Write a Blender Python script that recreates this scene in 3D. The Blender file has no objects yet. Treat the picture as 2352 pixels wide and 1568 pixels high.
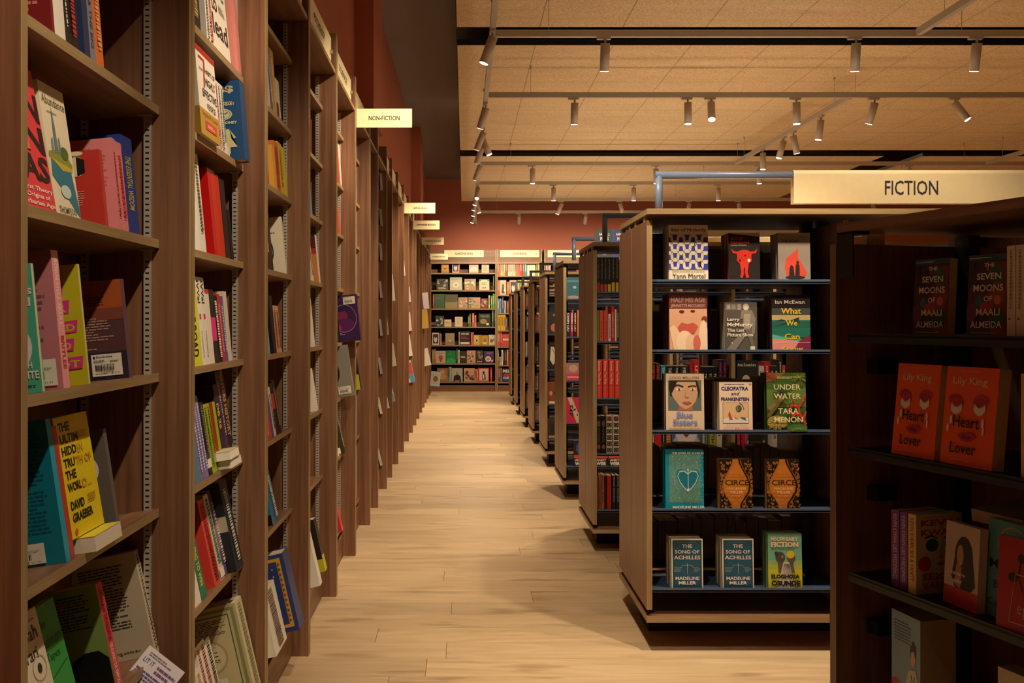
import bpy, math, random
from mathutils import Matrix, Vector
sc = bpy.context.scene
C = sc.collection
rnd = random.Random(7)
F35 = 2287.0          # focal length in pixels of a 2352 px wide frame
EYE = 1.32            # eye height

# ------------------------------------------------------------------ camera, world, exposure
cd = bpy.data.cameras.new('camera'); cam = bpy.data.objects.new('camera', cd); C.objects.link(cam)
cd.sensor_width = 36.0; cd.lens = 36.0 * F35 / 2352
cd.shift_x = 0.0463; cd.shift_y = -0.0196
cd.clip_start = 0.05; cd.clip_end = 100
cam.location = (0, 0, EYE); cam.rotation_euler = (math.radians(90), 0, 0)
sc.camera = cam
w = bpy.data.worlds.new('world'); sc.world = w; w.use_nodes = True
w.node_tree.nodes['Background'].inputs[0].default_value = (1.0, 0.80, 0.58, 1)
w.node_tree.nodes['Background'].inputs[1].default_value = 0.35
vs = sc.view_settings
vs.view_transform = 'Standard'; vs.look = 'None'; vs.gamma = 1; vs.use_curve_mapping = False
vs.exposure = 0.0
LAMP = (1.0, 0.81, 0.585)
LAMP_W = 190.0
FILL_W = 7.0  # power of the added ceiling fill on the island tops
KEEP = {1,2,3,4,5,6,7,8,9,10,11,12,13,14,15,16,17,18,19,20,21,22,23,24,25,26,27,28,29,30,31,32,33,34,35,36,37,38,39,40,41,42,43,44,45,46,47,48,49,50,51,52,53,54,55,56,57,58,59,60,61,62,63,64,65,66,67,68,70,71,72,73,74,77,80,81,82,83,84,86,87,88,91,92,93,94,96,97,99,100,101,103,104,105,106,108,109,111,112,115,116,117,119,120,126,127,129,130,131,157,158,159,160,161,162,164,166,167,169,170,171,173,174,175,177,179,180,181,183,184,186,188,189,191,192,194,196,197,198,199,200,201,202,203,204,205,206,207,208,209,210,211,212,213,214,215,216,224,228,231,232,236,237,240,241,245,246,250,251,253,254,259,260,261,262,263,264,265,266,267,268,269,270,271,273,274,275,276,277,278,279,280,281,282,283,284,285,286,287,288,289,290,291,302,303,304,305,307,318,319,320,321,323,327,329,330,333,335,338,341,344,345,346,347,352,356,360,361,362,364,365,366,367,368,369,380,381,387,389,390,391,394,396,398,399,400,401,402,403,404,435,439,442,443,445,446,449,450,451,452,453,454,455,456,457,459,463,465,466,467,468,471,472,473,474,480,482,487,491,494,496,506,507,510,511,512,513,514,517,518,521,539,544,547,572,587}

# ------------------------------------------------------------------ materials
def lin(h):
    h = h.lstrip('#'); o = []
    for i in (0, 2, 4):
        c = int(h[i:i+2], 16) / 255
        o.append(c / 12.92 if c <= .04045 else ((c + .055) / 1.055) ** 2.4)
    return o
MATS = {}
def new_mat(name):
    m = bpy.data.materials.new(name); m.use_nodes = True
    nt = m.node_tree; b = nt.nodes['Principled BSDF']
    return m, nt, b
def paint(hexc, rough=.45, metal=0, spec=.5, coat=0):
    k = (hexc, rough, metal, coat)
    if k in MATS: return MATS[k]
    m, nt, b = new_mat('print_' + hexc.strip('#'))
    N = nt.nodes; L = nt.links
    tc = N.new('ShaderNodeTexCoord'); nz = N.new('ShaderNodeTexNoise'); nz.inputs['Scale'].default_value = 35
    nz.inputs['Detail'].default_value = 3
    L.new(tc.outputs['Object'], nz.inputs['Vector'])
    mx = N.new('ShaderNodeMix'); mx.data_type = 'RGBA'; mx.blend_type = 'MIX'
    c = lin(hexc)
    mx.inputs['A'].default_value = (*[v * .94 for v in c], 1); mx.inputs['B'].default_value = (*[min(1, v * 1.05) for v in c], 1)
    L.new(nz.outputs['Fac'], mx.inputs['Factor']); L.new(mx.outputs['Result'], b.inputs['Base Color'])
    b.inputs['Roughness'].default_value = rough; b.inputs['Metallic'].default_value = metal
    b.inputs['Specular IOR Level'].default_value = spec
    if coat: b.inputs['Coat Weight'].default_value = coat; b.inputs['Coat Roughness'].default_value = .15
    MATS[k] = m; return m

def wood(name, c1, c2, grain_axis='Z', rough=.42, scale=1.0):
    m, nt, b = new_mat(name); N = nt.nodes; L = nt.links
    tc = N.new('ShaderNodeTexCoord'); mp = N.new('ShaderNodeMapping')
    s = {'X': (1.2, 38, 38), 'Y': (38, 1.2, 38), 'Z': (38, 38, 1.2)}[grain_axis]
    mp.inputs['Scale'].default_value = [v * scale for v in s]
    L.new(tc.outputs['Object'], mp.inputs['Vector'])
    n1 = N.new('ShaderNodeTexNoise'); n1.inputs['Scale'].default_value = 1.0; n1.inputs['Detail'].default_value = 6; n1.inputs['Distortion'].default_value = .6
    L.new(mp.outputs[0], n1.inputs['Vector'])
    n2 = N.new('ShaderNodeTexNoise'); n2.inputs['Scale'].default_value = 4.2; n2.inputs['Detail'].default_value = 8
    L.new(mp.outputs[0], n2.inputs['Vector'])
    r = N.new('ShaderNodeValToRGB'); r.color_ramp.elements[0].position = .32; r.color_ramp.elements[1].position = .70
    r.color_ramp.elements[0].color = (*c1, 1); r.color_ramp.elements[1].color = (*c2, 1)
    L.new(n1.outputs['Fac'], r.inputs[0])
    mx = N.new('ShaderNodeMix'); mx.data_type = 'RGBA'; mx.blend_type = 'MULTIPLY'; mx.inputs['Factor'].default_value = .38
    r2 = N.new('ShaderNodeValToRGB'); r2.color_ramp.elements[0].position = .35; r2.color_ramp.elements[1].position = .6
    r2.color_ramp.elements[0].color = (.45, .45, .45, 1)
    L.new(n2.outputs['Fac'], r2.inputs[0]); L.new(r.outputs[0], mx.inputs['A']); L.new(r2.outputs[0], mx.inputs['B'])
    L.new(mx.outputs['Result'], b.inputs['Base Color'])
    b.inputs['Roughness'].default_value = rough
    bp = N.new('ShaderNodeBump'); bp.inputs['Strength'].default_value = .06; bp.inputs['Distance'].default_value = .002
    L.new(n2.outputs['Fac'], bp.inputs['Height']); L.new(bp.outputs[0], b.inputs['Normal'])
    return m
WAL_D, WAL_L = (.190, .084, .040), (.305, .150, .077)
WZ = wood('walnut_vertical', WAL_D, WAL_L, 'Z')
WY = wood('walnut_along_y', WAL_D, WAL_L, 'Y')
WX = wood('walnut_along_x', WAL_D, WAL_L, 'X')
EDG = wood('edge_band_oak', (.33, .222, .100), (.43, .295, .140), 'Z', .45)
EDX = wood('edge_band_oak_x', (.33, .222, .100), (.43, .295, .140), 'X', .45)
EDY = wood('edge_band_oak_y', (.33, .222, .100), (.43, .295, .140), 'Y', .45)
NAVY = paint('#54637c', .35, 0); NAVYT = paint('#3f5674', .32)
TUBE = paint('#73839f', .30); BLK = paint('#0c0c0d', .5); BLKM = paint('#15161a', .4); DARK = paint('#1a1513', .7)
CREAM = paint('#fbe9b6', .5); INK = paint('#2c2b33', .5)
TAUPE = paint('#b3a290', .45); PAGE = paint('#cfc0a0', .8)

def emis(name, col, s):
    m, nt, b = new_mat(name)
    b.inputs['Base Color'].default_value = (*col, 1); b.inputs['Emission Color'].default_value = (*col, 1)
    b.inputs['Emission Strength'].default_value = s
    return m
LENS = emis('lit_lens', (1, .90, .72), 14)

def math_n(N, L, op, a, b=None):
    n = N.new('ShaderNodeMath'); n.operation = op
    for i, v in enumerate((a, b)):
        if v is None: continue
        if isinstance(v, (int, float)): n.inputs[i].default_value = v
        else: L.new(v, n.inputs[i])
    return n.outputs[0]

def floor_mat():
    m, nt, b = new_mat('oak_planks'); N = nt.nodes; L = nt.links
    tc = N.new('ShaderNodeTexCoord'); sp = N.new('ShaderNodeSeparateXYZ'); L.new(tc.outputs['Object'], sp.inputs[0])
    yy = math_n(N, L, 'DIVIDE', math_n(N, L, 'SUBTRACT', sp.outputs[1], 3.702), .1953)
    row = math_n(N, L, 'FLOOR', yy); fy = math_n(N, L, 'SUBTRACT', yy, row)
    wn = N.new('ShaderNodeTexWhiteNoise'); wn.noise_dimensions = '1D'; L.new(row, wn.inputs['W'])
    xx = math_n(N, L, 'ADD', math_n(N, L, 'DIVIDE', sp.outputs[0], 1.9), math_n(N, L, 'MULTIPLY', wn.outputs['Value'], 7.0))
    colx = math_n(N, L, 'FLOOR', xx); fx = math_n(N, L, 'SUBTRACT', xx, colx)
    cb = N.new('ShaderNodeCombineXYZ'); L.new(row, cb.inputs[0]); L.new(colx, cb.inputs[1])
    pn = N.new('ShaderNodeTexWhiteNoise'); pn.noise_dimensions = '3D'; L.new(cb.outputs[0], pn.inputs['Vector'])
    # grain
    off = N.new('ShaderNodeVectorMath'); off.operation = 'SCALE'; L.new(pn.outputs['Color'], off.inputs[0]); off.inputs['Scale'].default_value = 20
    ad = N.new('ShaderNodeVectorMath'); ad.operation = 'ADD'; L.new(tc.outputs['Object'], ad.inputs[0]); L.new(off.outputs[0], ad.inputs[1])
    mp = N.new('ShaderNodeMapping'); mp.inputs['Scale'].default_value = (1.7, 11, 1); L.new(ad.outputs[0], mp.inputs['Vector'])
    n1 = N.new('ShaderNodeTexNoise'); n1.inputs['Scale'].default_value = 1.2; n1.inputs['Detail'].default_value = 9; n1.inputs['Distortion'].default_value = 1.1
    L.new(mp.outputs[0], n1.inputs['Vector'])
    mp2 = N.new('ShaderNodeMapping'); mp2.inputs['Scale'].default_value = (1.6, 7, 1); L.new(ad.outputs[0], mp2.inputs['Vector'])
    n2 = N.new('ShaderNodeTexNoise'); n2.inputs['Scale'].default_value = 1.3; n2.inputs['Detail'].default_value = 3; L.new(mp2.outputs[0], n2.inputs['Vector'])
    r = N.new('ShaderNodeValToRGB'); e = r.color_ramp.elements
    e[0].position = .28; e[0].color = (.47, .325, .175, 1); e[1].position = .70; e[1].color = (.61, .44, .255, 1)
    L.new(n1.outputs['Fac'], r.inputs[0])
    kn = N.new('ShaderNodeValToRGB'); ke = kn.color_ramp.elements
    ke[0].position = .26; ke[0].color = (.45, .38, .32, 1); ke[1].position = .40; ke[1].color = (1, 1, 1, 1)
    L.new(n2.outputs['Fac'], kn.inputs[0])
    mx = N.new('ShaderNodeMix'); mx.data_type = 'RGBA'; mx.blend_type = 'MULTIPLY'; mx.inputs['Factor'].default_value = .75
    L.new(r.outputs[0], mx.inputs['A']); L.new(kn.outputs[0], mx.inputs['B'])
    hs = N.new('ShaderNodeHueSaturation'); L.new(mx.outputs['Result'], hs.inputs['Color'])
    L.new(math_n(N, L, 'ADD', math_n(N, L, 'MULTIPLY', pn.outputs['Value'], .22), .88), hs.inputs['Value'])
    # seams
    ey = math_n(N, L, 'MULTIPLY', math_n(N, L, 'MINIMUM', fy, math_n(N, L, 'SUBTRACT', 1, fy)), .1953)
    ex = math_n(N, L, 'MULTIPLY', math_n(N, L, 'MINIMUM', fx, math_n(N, L, 'SUBTRACT', 1, fx)), 1.9)
    sy = math_n(N, L, 'LESS_THAN', ey, .0012); sx = math_n(N, L, 'LESS_THAN', ex, .0015)
    m2 = N.new('ShaderNodeMix'); m2.data_type = 'RGBA'; m2.inputs['B'].default_value = (.16, .09, .045, 1)
    L.new(math_n(N, L, 'MULTIPLY', sx, .8), m2.inputs['Factor']); L.new(hs.outputs[0], m2.inputs['A'])
    m3 = N.new('ShaderNodeMix'); m3.data_type = 'RGBA'; m3.inputs['B'].default_value = (.30, .19, .10, 1)
    L.new(math_n(N, L, 'MULTIPLY', sy, .55), m3.inputs['Factor']); L.new(m2.outputs['Result'], m3.inputs['A'])
    L.new(m3.outputs['Result'], b.inputs['Base Color'])
    b.inputs['Roughness'].default_value = .38
    rr = math_n(N, L, 'ADD', math_n(N, L, 'MULTIPLY', n1.outputs['Fac'], .18), .30); L.new(rr, b.inputs['Roughness'])
    bp = N.new('ShaderNodeBump'); bp.inputs['Strength'].default_value = .12; bp.inputs['Distance'].default_value = .003
    L.new(n1.outputs['Fac'], bp.inputs['Height']); L.new(bp.outputs[0], b.inputs['Normal'])
    return m

def raft_mat():
    m, nt, b = new_mat('wood_wool_boards'); N = nt.nodes; L = nt.links
    tc = N.new('ShaderNodeTexCoord')
    n1 = N.new('ShaderNodeTexNoise'); n1.inputs['Scale'].default_value = 75; n1.inputs['Detail'].default_value = 6; n1.inputs['Distortion'].default_value = 1.5
    L.new(tc.outputs['Object'], n1.inputs['Vector'])
    n2 = N.new('ShaderNodeTexNoise'); n2.inputs['Scale'].default_value = 1.6; n2.inputs['Detail'].default_value = 4
    mp = N.new('ShaderNodeMapping'); mp.inputs['Scale'].default_value = (1, 5, 1); L.new(tc.outputs['Object'], mp.inputs[0]); L.new(mp.outputs[0], n2.inputs['Vector'])
    r = N.new('ShaderNodeValToRGB'); e = r.color_ramp.elements
    e[0].position = .38; e[0].color = (.50, .345, .185, 1); e[1].position = .64; e[1].color = (.80, .60, .355, 1)
    L.new(n1.outputs['Fac'], r.inputs[0])
    mx = N.new('ShaderNodeMix'); mx.data_type = 'RGBA'; mx.blend_type = 'MULTIPLY'; mx.inputs['Factor'].default_value = .3
    r2 = N.new('ShaderNodeValToRGB'); r2.color_ramp.elements[0].position = .35; r2.color_ramp.elements[1].position = .65
    r2.color_ramp.elements[0].color = (.7, .66, .6, 1); L.new(n2.outputs['Fac'], r2.inputs[0])
    L.new(r.outputs[0], mx.inputs['A']); L.new(r2.outputs[0], mx.inputs['B'])
    sp = N.new('ShaderNodeSeparateXYZ'); L.new(tc.outputs['Object'], sp.inputs[0])
    def joint(o, step, wd):
        q = math_n(N, L, 'DIVIDE', o, step); f = math_n(N, L, 'SUBTRACT', q, math_n(N, L, 'FLOOR', q))
        d = math_n(N, L, 'MULTIPLY', math_n(N, L, 'MINIMUM', f, math_n(N, L, 'SUBTRACT', 1, f)), step)
        return math_n(N, L, 'LESS_THAN', d, wd)
    j = math_n(N, L, 'MAXIMUM', joint(sp.outputs[0], .6, .0035), joint(sp.outputs[1], 1.175, .004))
    m2 = N.new('ShaderNodeMix'); m2.data_type = 'RGBA'; m2.inputs['B'].default_value = (.22, .13, .07, 1)
    L.new(math_n(N, L, 'MULTIPLY', j, .75), m2.inputs['Factor']); L.new(mx.outputs['Result'], m2.inputs['A'])
    L.new(m2.outputs['Result'], b.inputs['Base Color']); b.inputs['Roughness'].default_value = .9
    bp = N.new('ShaderNodeBump'); bp.inputs['Strength'].default_value = .5; bp.inputs['Distance'].default_value = .004
    L.new(n1.outputs['Fac'], bp.inputs['Height']); L.new(bp.outputs[0], b.inputs['Normal'])
    return m

def slot_mat():      # steel shelf standard with punched slots
    m, nt, b = new_mat('slotted_steel'); N = nt.nodes; L = nt.links
    tc = N.new('ShaderNodeTexCoord'); sp = N.new('ShaderNodeSeparateXYZ'); L.new(tc.outputs['Object'], sp.inputs[0])
    q = math_n(N, L, 'DIVIDE', sp.outputs[2], .0127); f = math_n(N, L, 'SUBTRACT', q, math_n(N, L, 'FLOOR', q))
    a = math_n(N, L, 'LESS_THAN', f, .30)
    xq = math_n(N, L, 'ABSOLUTE', sp.outputs[0]); bb = math_n(N, L, 'LESS_THAN', xq, .0043)
    k = math_n(N, L, 'MULTIPLY', a, bb)
    m2 = N.new('ShaderNodeMix'); m2.data_type = 'RGBA'; m2.inputs['A'].default_value = (.60, .55, .48, 1); m2.inputs['B'].default_value = (.015, .01, .008, 1)
    L.new(k, m2.inputs['Factor']); L.new(m2.outputs['Result'], b.inputs['Base Color'])
    b.inputs['Metallic'].default_value = .75; b.inputs['Roughness'].default_value = .38
    L.new(math_n(N, L, 'SUBTRACT', .35, math_n(N, L, 'MULTIPLY', k, .35)), b.inputs['Metallic'])
    return m
FLOORM = floor_mat(); RAFTM = raft_mat(); SLOT = slot_mat()
STEEL = paint('#b5aa9a', .35, .4)
def wall_paint(name, c):
    m, nt, b = new_mat(name); N = nt.nodes; L = nt.links
    tc = N.new('ShaderNodeTexCoord'); n1 = N.new('ShaderNodeTexNoise'); n1.inputs['Scale'].default_value = 2.2; n1.inputs['Detail'].default_value = 7
    L.new(tc.outputs['Object'], n1.inputs['Vector'])
    r = N.new('ShaderNodeValToRGB'); r.color_ramp.elements[0].color = (*[v * .93 for v in c], 1); r.color_ramp.elements[1].color = (*[v * 1.06 for v in c], 1)
    L.new(n1.outputs['Fac'], r.inputs[0]); L.new(r.outputs[0], b.inputs['Base Color']); b.inputs['Roughness'].default_value = .62
    return m
REDW = wall_paint('terracotta_paint', (.45, .115, .052))
GREYC = wall_paint('grey_ceiling_paint', (.16, .125, .10))
BLACKC = wall_paint('black_ceiling_void', (.012, .011, .010))

# ------------------------------------------------------------------ mesh builder
class MB:
    def __init__(s): s.v = []; s.f = []; s.mi = []; s.m = []
    def mat(s, m):
        if m not in s.m: s.m.append(m)
        return s.m.index(m)
    def face(s, pts, m):
        n = len(s.v); s.v += [tuple(p) for p in pts]; s.f.append(tuple(range(n, n + len(pts)))); s.mi.append(s.mat(m))
    def box(s, x0, y0, z0, x1, y1, z1, m, **ov):
        # ov keys: L R (x), F B (y near/far), D U (z)
        n = len(s.v)
        s.v += [(x0,y0,z0),(x1,y0,z0),(x1,y1,z0),(x0,y1,z0),(x0,y0,z1),(x1,y0,z1),(x1,y1,z1),(x0,y1,z1)]
        for k, q in (('D',(0,3,2,1)),('U',(4,5,6,7)),('F',(0,1,5,4)),('R',(1,2,6,5)),('B',(2,3,7,6)),('L',(3,0,4,7))):
            s.f.append(tuple(n + i for i in q)); s.mi.append(s.mat(ov.get(k, m)))
    def cyl(s, a, b, r, m, n=16, cap=None, r2=None):
        a = Vector(a); b = Vector(b); d = (b - a).normalized(); u = d.orthogonal().normalized(); w_ = d.cross(u)
        r2 = r if r2 is None else r2
        i0 = len(s.v)
        for c_, rr in ((a, r), (b, r2)):
            for i in range(n):
                t = 2 * math.pi * i / n; s.v.append(tuple(c_ + u * rr * math.cos(t) + w_ * rr * math.sin(t)))
        for i in range(n):
            j = (i + 1) % n; s.f.append((i0 + i, i0 + j, i0 + n + j, i0 + n + i)); s.mi.append(s.mat(m))
        s.f.append(tuple(i0 + i for i in range(n))[::-1]); s.mi.append(s.mat(m))
        s.f.append(tuple(i0 + n + i for i in range(n))); s.mi.append(s.mat(cap or m))
    def build(s, name, parent=None, M=None, smooth=False):
        me = bpy.data.meshes.new(name); me.from_pydata(s.v, [], s.f)
        for m in s.m: me.materials.append(m)
        me.polygons.foreach_set('material_index', s.mi)
        if smooth: me.polygons.foreach_set('use_smooth', [len(f) == 4 for f in s.f])
        me.update()
        o = bpy.data.objects.new(name, me); C.objects.link(o)
        if parent: o.parent = parent
        if M is not None: o.matrix_local = M
        return o
def tag(o, label=None, cat=None, group=None, kind=None):
    if label: o['label'] = label
    if cat: o['category'] = cat
    if group: o['group'] = group
    if kind: o['kind'] = kind
    return o
def empty(name, M, label, cat, group=None):
    o = bpy.data.objects.new(name, None); C.objects.link(o); o.empty_display_size = .05
    o.matrix_world = M; return tag(o, label, cat, group)
def T(x, y, z): return Matrix.Translation((x, y, z))
def RZ(a): return Matrix.Rotation(math.radians(a), 4, 'Z')
def RX(a): return Matrix.Rotation(math.radians(a), 4, 'X')
def RY(a): return Matrix.Rotation(math.radians(a), 4, 'Y')
def struct(mb, name): return tag(mb.build(name), kind='structure')

TXT = {}
def text_mesh(s, bold=0.0, shear=0.0):
    k = (s, bold, shear)
    if k in TXT: return TXT[k]
    cu = bpy.data.curves.new('t', 'FONT'); cu.body = s; cu.resolution_u = 2; cu.offset = bold; cu.shear = shear
    ob = bpy.data.objects.new('t', cu)
    me = bpy.data.meshes.new_from_object(ob)
    vs_ = [(v.co.x, v.co.y) for v in me.vertices]; fs = [tuple(p.vertices) for p in me.polygons]
    bpy.data.objects.remove(ob); bpy.data.curves.remove(cu); bpy.data.meshes.remove(me)
    if not vs_: TXT[k] = ([], []); return TXT[k]
    x0 = min(v[0] for v in vs_); x1 = max(v[0] for v in vs_); y0 = min(v[1] for v in vs_); y1 = max(v[1] for v in vs_)
    vs_ = [((a - x0) / max(1e-6, x1 - x0), (b_ - y0) / max(1e-6, y1 - y0)) for a, b_ in vs_]
    TXT[k] = (vs_, fs, (x1 - x0) / max(1e-6, y1 - y0)); return TXT[k]

def draw(mb, shapes, fn, e0=.0004, de=.00012):
    """shapes in 0..1 face coordinates; fn(u, v, e) gives a point of the face lifted by e"""
    e = e0; fn0 = fn
    fn = lambda u, v, e: fn0(min(1, max(0, u)), min(1, max(0, v)), e)
    for sh in shapes:
        k = sh[0]
        if k == 'r':
            _, u0, v0, u1, v1, c = sh; mb.face([fn(u0,v0,e), fn(u1,v0,e), fn(u1,v1,e), fn(u0,v1,e)], paint(c))
        elif k == 'p':
            mb.face([fn(u, v, e) for u, v in sh[1]], paint(sh[2]))
        elif k == 'e':
            _, cu_, cv, ru, rv, c = sh[:6]; n = 22
            mb.face([fn(cu_ + ru * math.cos(2*math.pi*i/n), cv + rv * math.sin(2*math.pi*i/n), e) for i in range(n)], paint(c))
        elif k == 'o':          # ring
            _, cu_, cv, ru, rv, wd, c = sh; n = 24
            for i in range(n):
                a0, a1 = 2*math.pi*i/n, 2*math.pi*(i+1)/n
                mb.face([fn(cu_+ru*math.cos(a0), cv+rv*math.sin(a0), e), fn(cu_+ru*math.cos(a1), cv+rv*math.sin(a1), e),
                         fn(cu_+ru*(1-wd)*math.cos(a1), cv+rv*(1-wd)*math.sin(a1), e), fn(cu_+ru*(1-wd)*math.cos(a0), cv+rv*(1-wd)*math.sin(a0), e)], paint(c))
        elif k in ('t', 'v'):   # text; v runs down a spine
            s_, u0, v0, u1, v1, c = sh[1:7]; bold = sh[7] if len(sh) > 7 else 0.0; shear = sh[8] if len(sh) > 8 else 0.0
            tm = text_mesh(s_, bold, shear); n = len(mb.v); mi = mb.mat(paint(c))
            for a, b_ in tm[0]:
                if k == 't': mb.v.append(tuple(fn(u0 + a*(u1-u0), v0 + b_*(v1-v0), e)))
                else: mb.v.append(tuple(fn(u0 + b_*(u1-u0), v1 - a*(v1-v0), e)))
            for f in tm[1]: mb.f.append(tuple(n + i for i in f)); mb.mi.append(mi)
        elif k == 'b':          # block of small print
            _, u0, v0, u1, v1, n, c = sh; rr = random.Random(int(u0*999 + v0*77 + n)); st = (v1 - v0) / n
            for i in range(n):
                ue = u0 + (u1 - u0) * (rr.uniform(.55, 1) if rr.random() < .35 else rr.uniform(.9, 1)); u = u0
                while u < ue - .01:
                    wl = min(rr.uniform(.04, .13) * (1 if u1 - u0 > .4 else .6), ue - u); vv = v0 + st * i
                    mb.face([fn(u,vv,e), fn(u+wl,vv,e), fn(u+wl,vv+st*.5,e), fn(u,vv+st*.5,e)], paint(c)); u += wl + .014
        elif k == 'l':          # thick polyline
            _, pts, wd, c = sh
            for (a, b_), (c_, d_) in zip(pts[:-1], pts[1:]):
                dx, dy = c_-a, d_-b_; q = math.hypot(dx, dy) or 1; nx, ny = -dy/q*wd/2, dx/q*wd/2
                mb.face([fn(a+nx,b_+ny,e), fn(c_+nx,d_+ny,e), fn(c_-nx,d_-ny,e), fn(a-nx,b_-ny,e)], paint(c))
        e += de

STICK = [('r',0,0,1,1,'#e9e2cf'), ('r',.06,.80,.13,.92,'#1d2a5c'), ('t','Kinokuniya',.17,.80,.70,.93,'#2b3350',.01),
         ('b',.08,.62,.45,.76,3,'#8a8578'), ('b',.62,.62,.92,.72,2,'#8a8578')] + \
        [('r',.12+.033*i,.24,.12+.033*i+(.012 if i % 3 else .022),.54,'#2a2622') for i in range(20)] + [('b',.12,.08,.6,.18,1,'#7d776a'), ('t','$ 32.99',.68,.06,.93,.17,'#5d584c')]

BN = [0]; REST = MB()
def merge(dst, src, M):
    n = len(dst.v); dst.v += [tuple(M @ Vector(p)) for p in src.v]
    dst.f += [tuple(n + i for i in f) for f in src.f]; dst.mi += [dst.mat(src.m[i]) for i in src.mi]
def book(M, W, Tk, H, cov, F=(), S=(), B=(), label='', group=None, pages='#d3c4a4', hard=False, stick=None, parts=True, spc=None, rough=.42, stickF=None, bkc=None):
    """stands with its spine at x=0, front cover on the -y side, back cover at y=Tk"""
    cm = paint(cov, rough, 0, .5, .25 if rough < .3 else 0); sm = paint(spc or cov, rough, 0, .5, .25 if rough < .3 else 0); bm_ = paint(bkc or cov, rough, 0, .5, .25 if rough < .3 else 0)
    pg = paint(pages, .85); ct = .0028 if hard else .0007; oh = .003 if hard else .0006
    mb = MB()
    mb.box(0, 0, 0, W, ct, H, cm); mb.box(0, Tk-ct, 0, W, Tk, H, bm_); mb.box(0, ct, 0, ct, Tk-ct, H, sm)
    draw(mb, F, lambda u, v, e: (u*W, -e, v*H)); draw(mb, B, lambda u, v, e: ((1-u)*W, Tk+e, v*H)); draw(mb, S, lambda u, v, e: (-e, Tk*(1-u), v*H))
    BN[0] += 1; keep = KEEP is None or BN[0] in KEEP
    pb = mb if not (parts and keep) else MB()
    pb.box(ct+.0002, ct+.0001, oh, W-oh, Tk-ct-.0001, H-oh, pg)
    if not keep:
        merge(REST, mb, M); return None
    if not parts:
        o = mb.build('book', None); o['bn'] = BN[0]; o.matrix_world = M; return tag(o, label, 'book', group)
    root = empty('book', M, label, 'book', group); root['bn'] = BN[0]
    mb.build('cover', root); pb.build('page_block', root)
    if stick:
        u0, v0, u1, v1 = stick; s_ = MB()
        draw(s_, STICK, lambda u, v, e: ((1-(u0+u*(u1-u0)))*W, Tk+e, (v0+v*(v1-v0))*H), .002, .0002)
        tag(s_.build('price_sticker', root), 'white price sticker with barcode')
    if stickF:
        u0, v0, u1, v1 = stickF; s_ = MB()
        draw(s_, STICK, lambda u, v, e: ((u0+u*(u1-u0))*W, -e, (v0+v*(v1-v0))*H), .002, .0002)
        tag(s_.build('price_sticker', root), 'white price sticker with barcode')
    return root

ORD = ['first','second','third','fourth','fifth','sixth','seventh','eighth','ninth','tenth','eleventh','twelfth','thirteenth','fourteenth','fifteenth','sixteenth','seventeenth','eighteenth','nineteenth','twentieth','21st','22nd','23rd','24th','25th','26th','27th','28th','29th','30th','31st','32nd']
CN = {}
def cname(h):
    r, g, b_ = [int(h[i:i+2], 16) for i in (1, 3, 5)]
    mx, mn = max(r, g, b_), min(r, g, b_)
    if mx < 60: return 'black'
    if mx - mn < 28: return 'white' if mx > 205 else ('light grey' if mx > 150 else 'dark grey')
    import colorsys
    hh, s, v = colorsys.rgb_to_hsv(r/255, g/255, b_/255); hh *= 360
    if s < .22 and v > .75: return 'cream'
    if hh < 14 or hh > 345: return 'pink' if (s < .55 and v > .7) else ('dark red' if v < .55 else 'red')
    if hh < 40: return 'brown' if v < .6 else ('tan' if s < .5 else 'orange')
    if hh < 66: return 'olive' if v < .55 else 'yellow'
    if hh < 95: return 'lime'
    if hh < 165: return 'dark green' if v < .5 else 'green'
    if hh < 200: return 'teal'
    if hh < 255: return 'navy' if v < .42 else 'blue'
    if hh < 300: return 'purple'
    return 'magenta'

def mklab(look, place):
    n = 16 - len(place.split())
    while len(look.split()) > n:
        cut = max(look.rfind(' with '), look.rfind(' and '), look.rfind(', '))
        look = look[:cut] if cut > 8 else ' '.join(look.split()[:n])
    return f'{look.rstrip(",")}, {place}'

# ------------------------------------------------------------------ the room
b = MB(); b.box(-1.1, -3, -.1, 9.6, 19.3, 0, FLOORM); struct(b, 'floor')
b = MB()
b.box(-1.05, -3, 0, -.885, 19.1, 2.72, REDW); b.box(-1.05, -3, 2.72, -.75, 19.1, 4.05, REDW)
b.box(-.75, 6.78, 2.72, -.62, 7.54, 4.05, REDW); b.box(-.75, 14.0, 2.72, -.62, 14.9, 4.05, REDW)
b.box(-.75, 1.2, 2.72, -.62, 2.0, 4.05, REDW)
struct(b, 'wall_left')
b = MB(); b.box(-1.05, 19.1, 0, 9.6, 19.25, 4.05, REDW); struct(b, 'wall_far')
b = MB(); b.box(-1.05, -3.1, 0, 9.6, -3, 4.05, REDW); struct(b, 'wall_near')
b = MB(); b.box(9.5, -3, 0, 9.65, 19.1, 4.05, REDW); struct(b, 'wall_right')
b = MB(); b.box(-1.05, -3, 4.05, -.08, 19.25, 4.15, GREYC); struct(b, 'ceiling')
b = MB(); b.box(-.08, -3, 4.05, 9.6, 19.25, 4.15, BLACKC); struct(b, 'ceiling')
RX0 = -.057; RZ0 = 3.444
for y0, y1, x0, x1 in ((-2.5, 7.19, 0, 9.4), (7.66, 12.36, 0, 9.4), (12.81, 17.6, 0, 5.45), (12.81, 17.6, 5.95, 9.4)):
    b = MB(); oy = y1 if y0 < 0 else y0
    b.box(x0, y0 - oy, 0, x1, y1 - oy, .045, RAFTM, L=paint('#8f8a82', .5), F=DARK, B=DARK, U=BLACKC)
    o = struct(b, 'ceiling'); o.location = (RX0, oy, RZ0)

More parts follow.
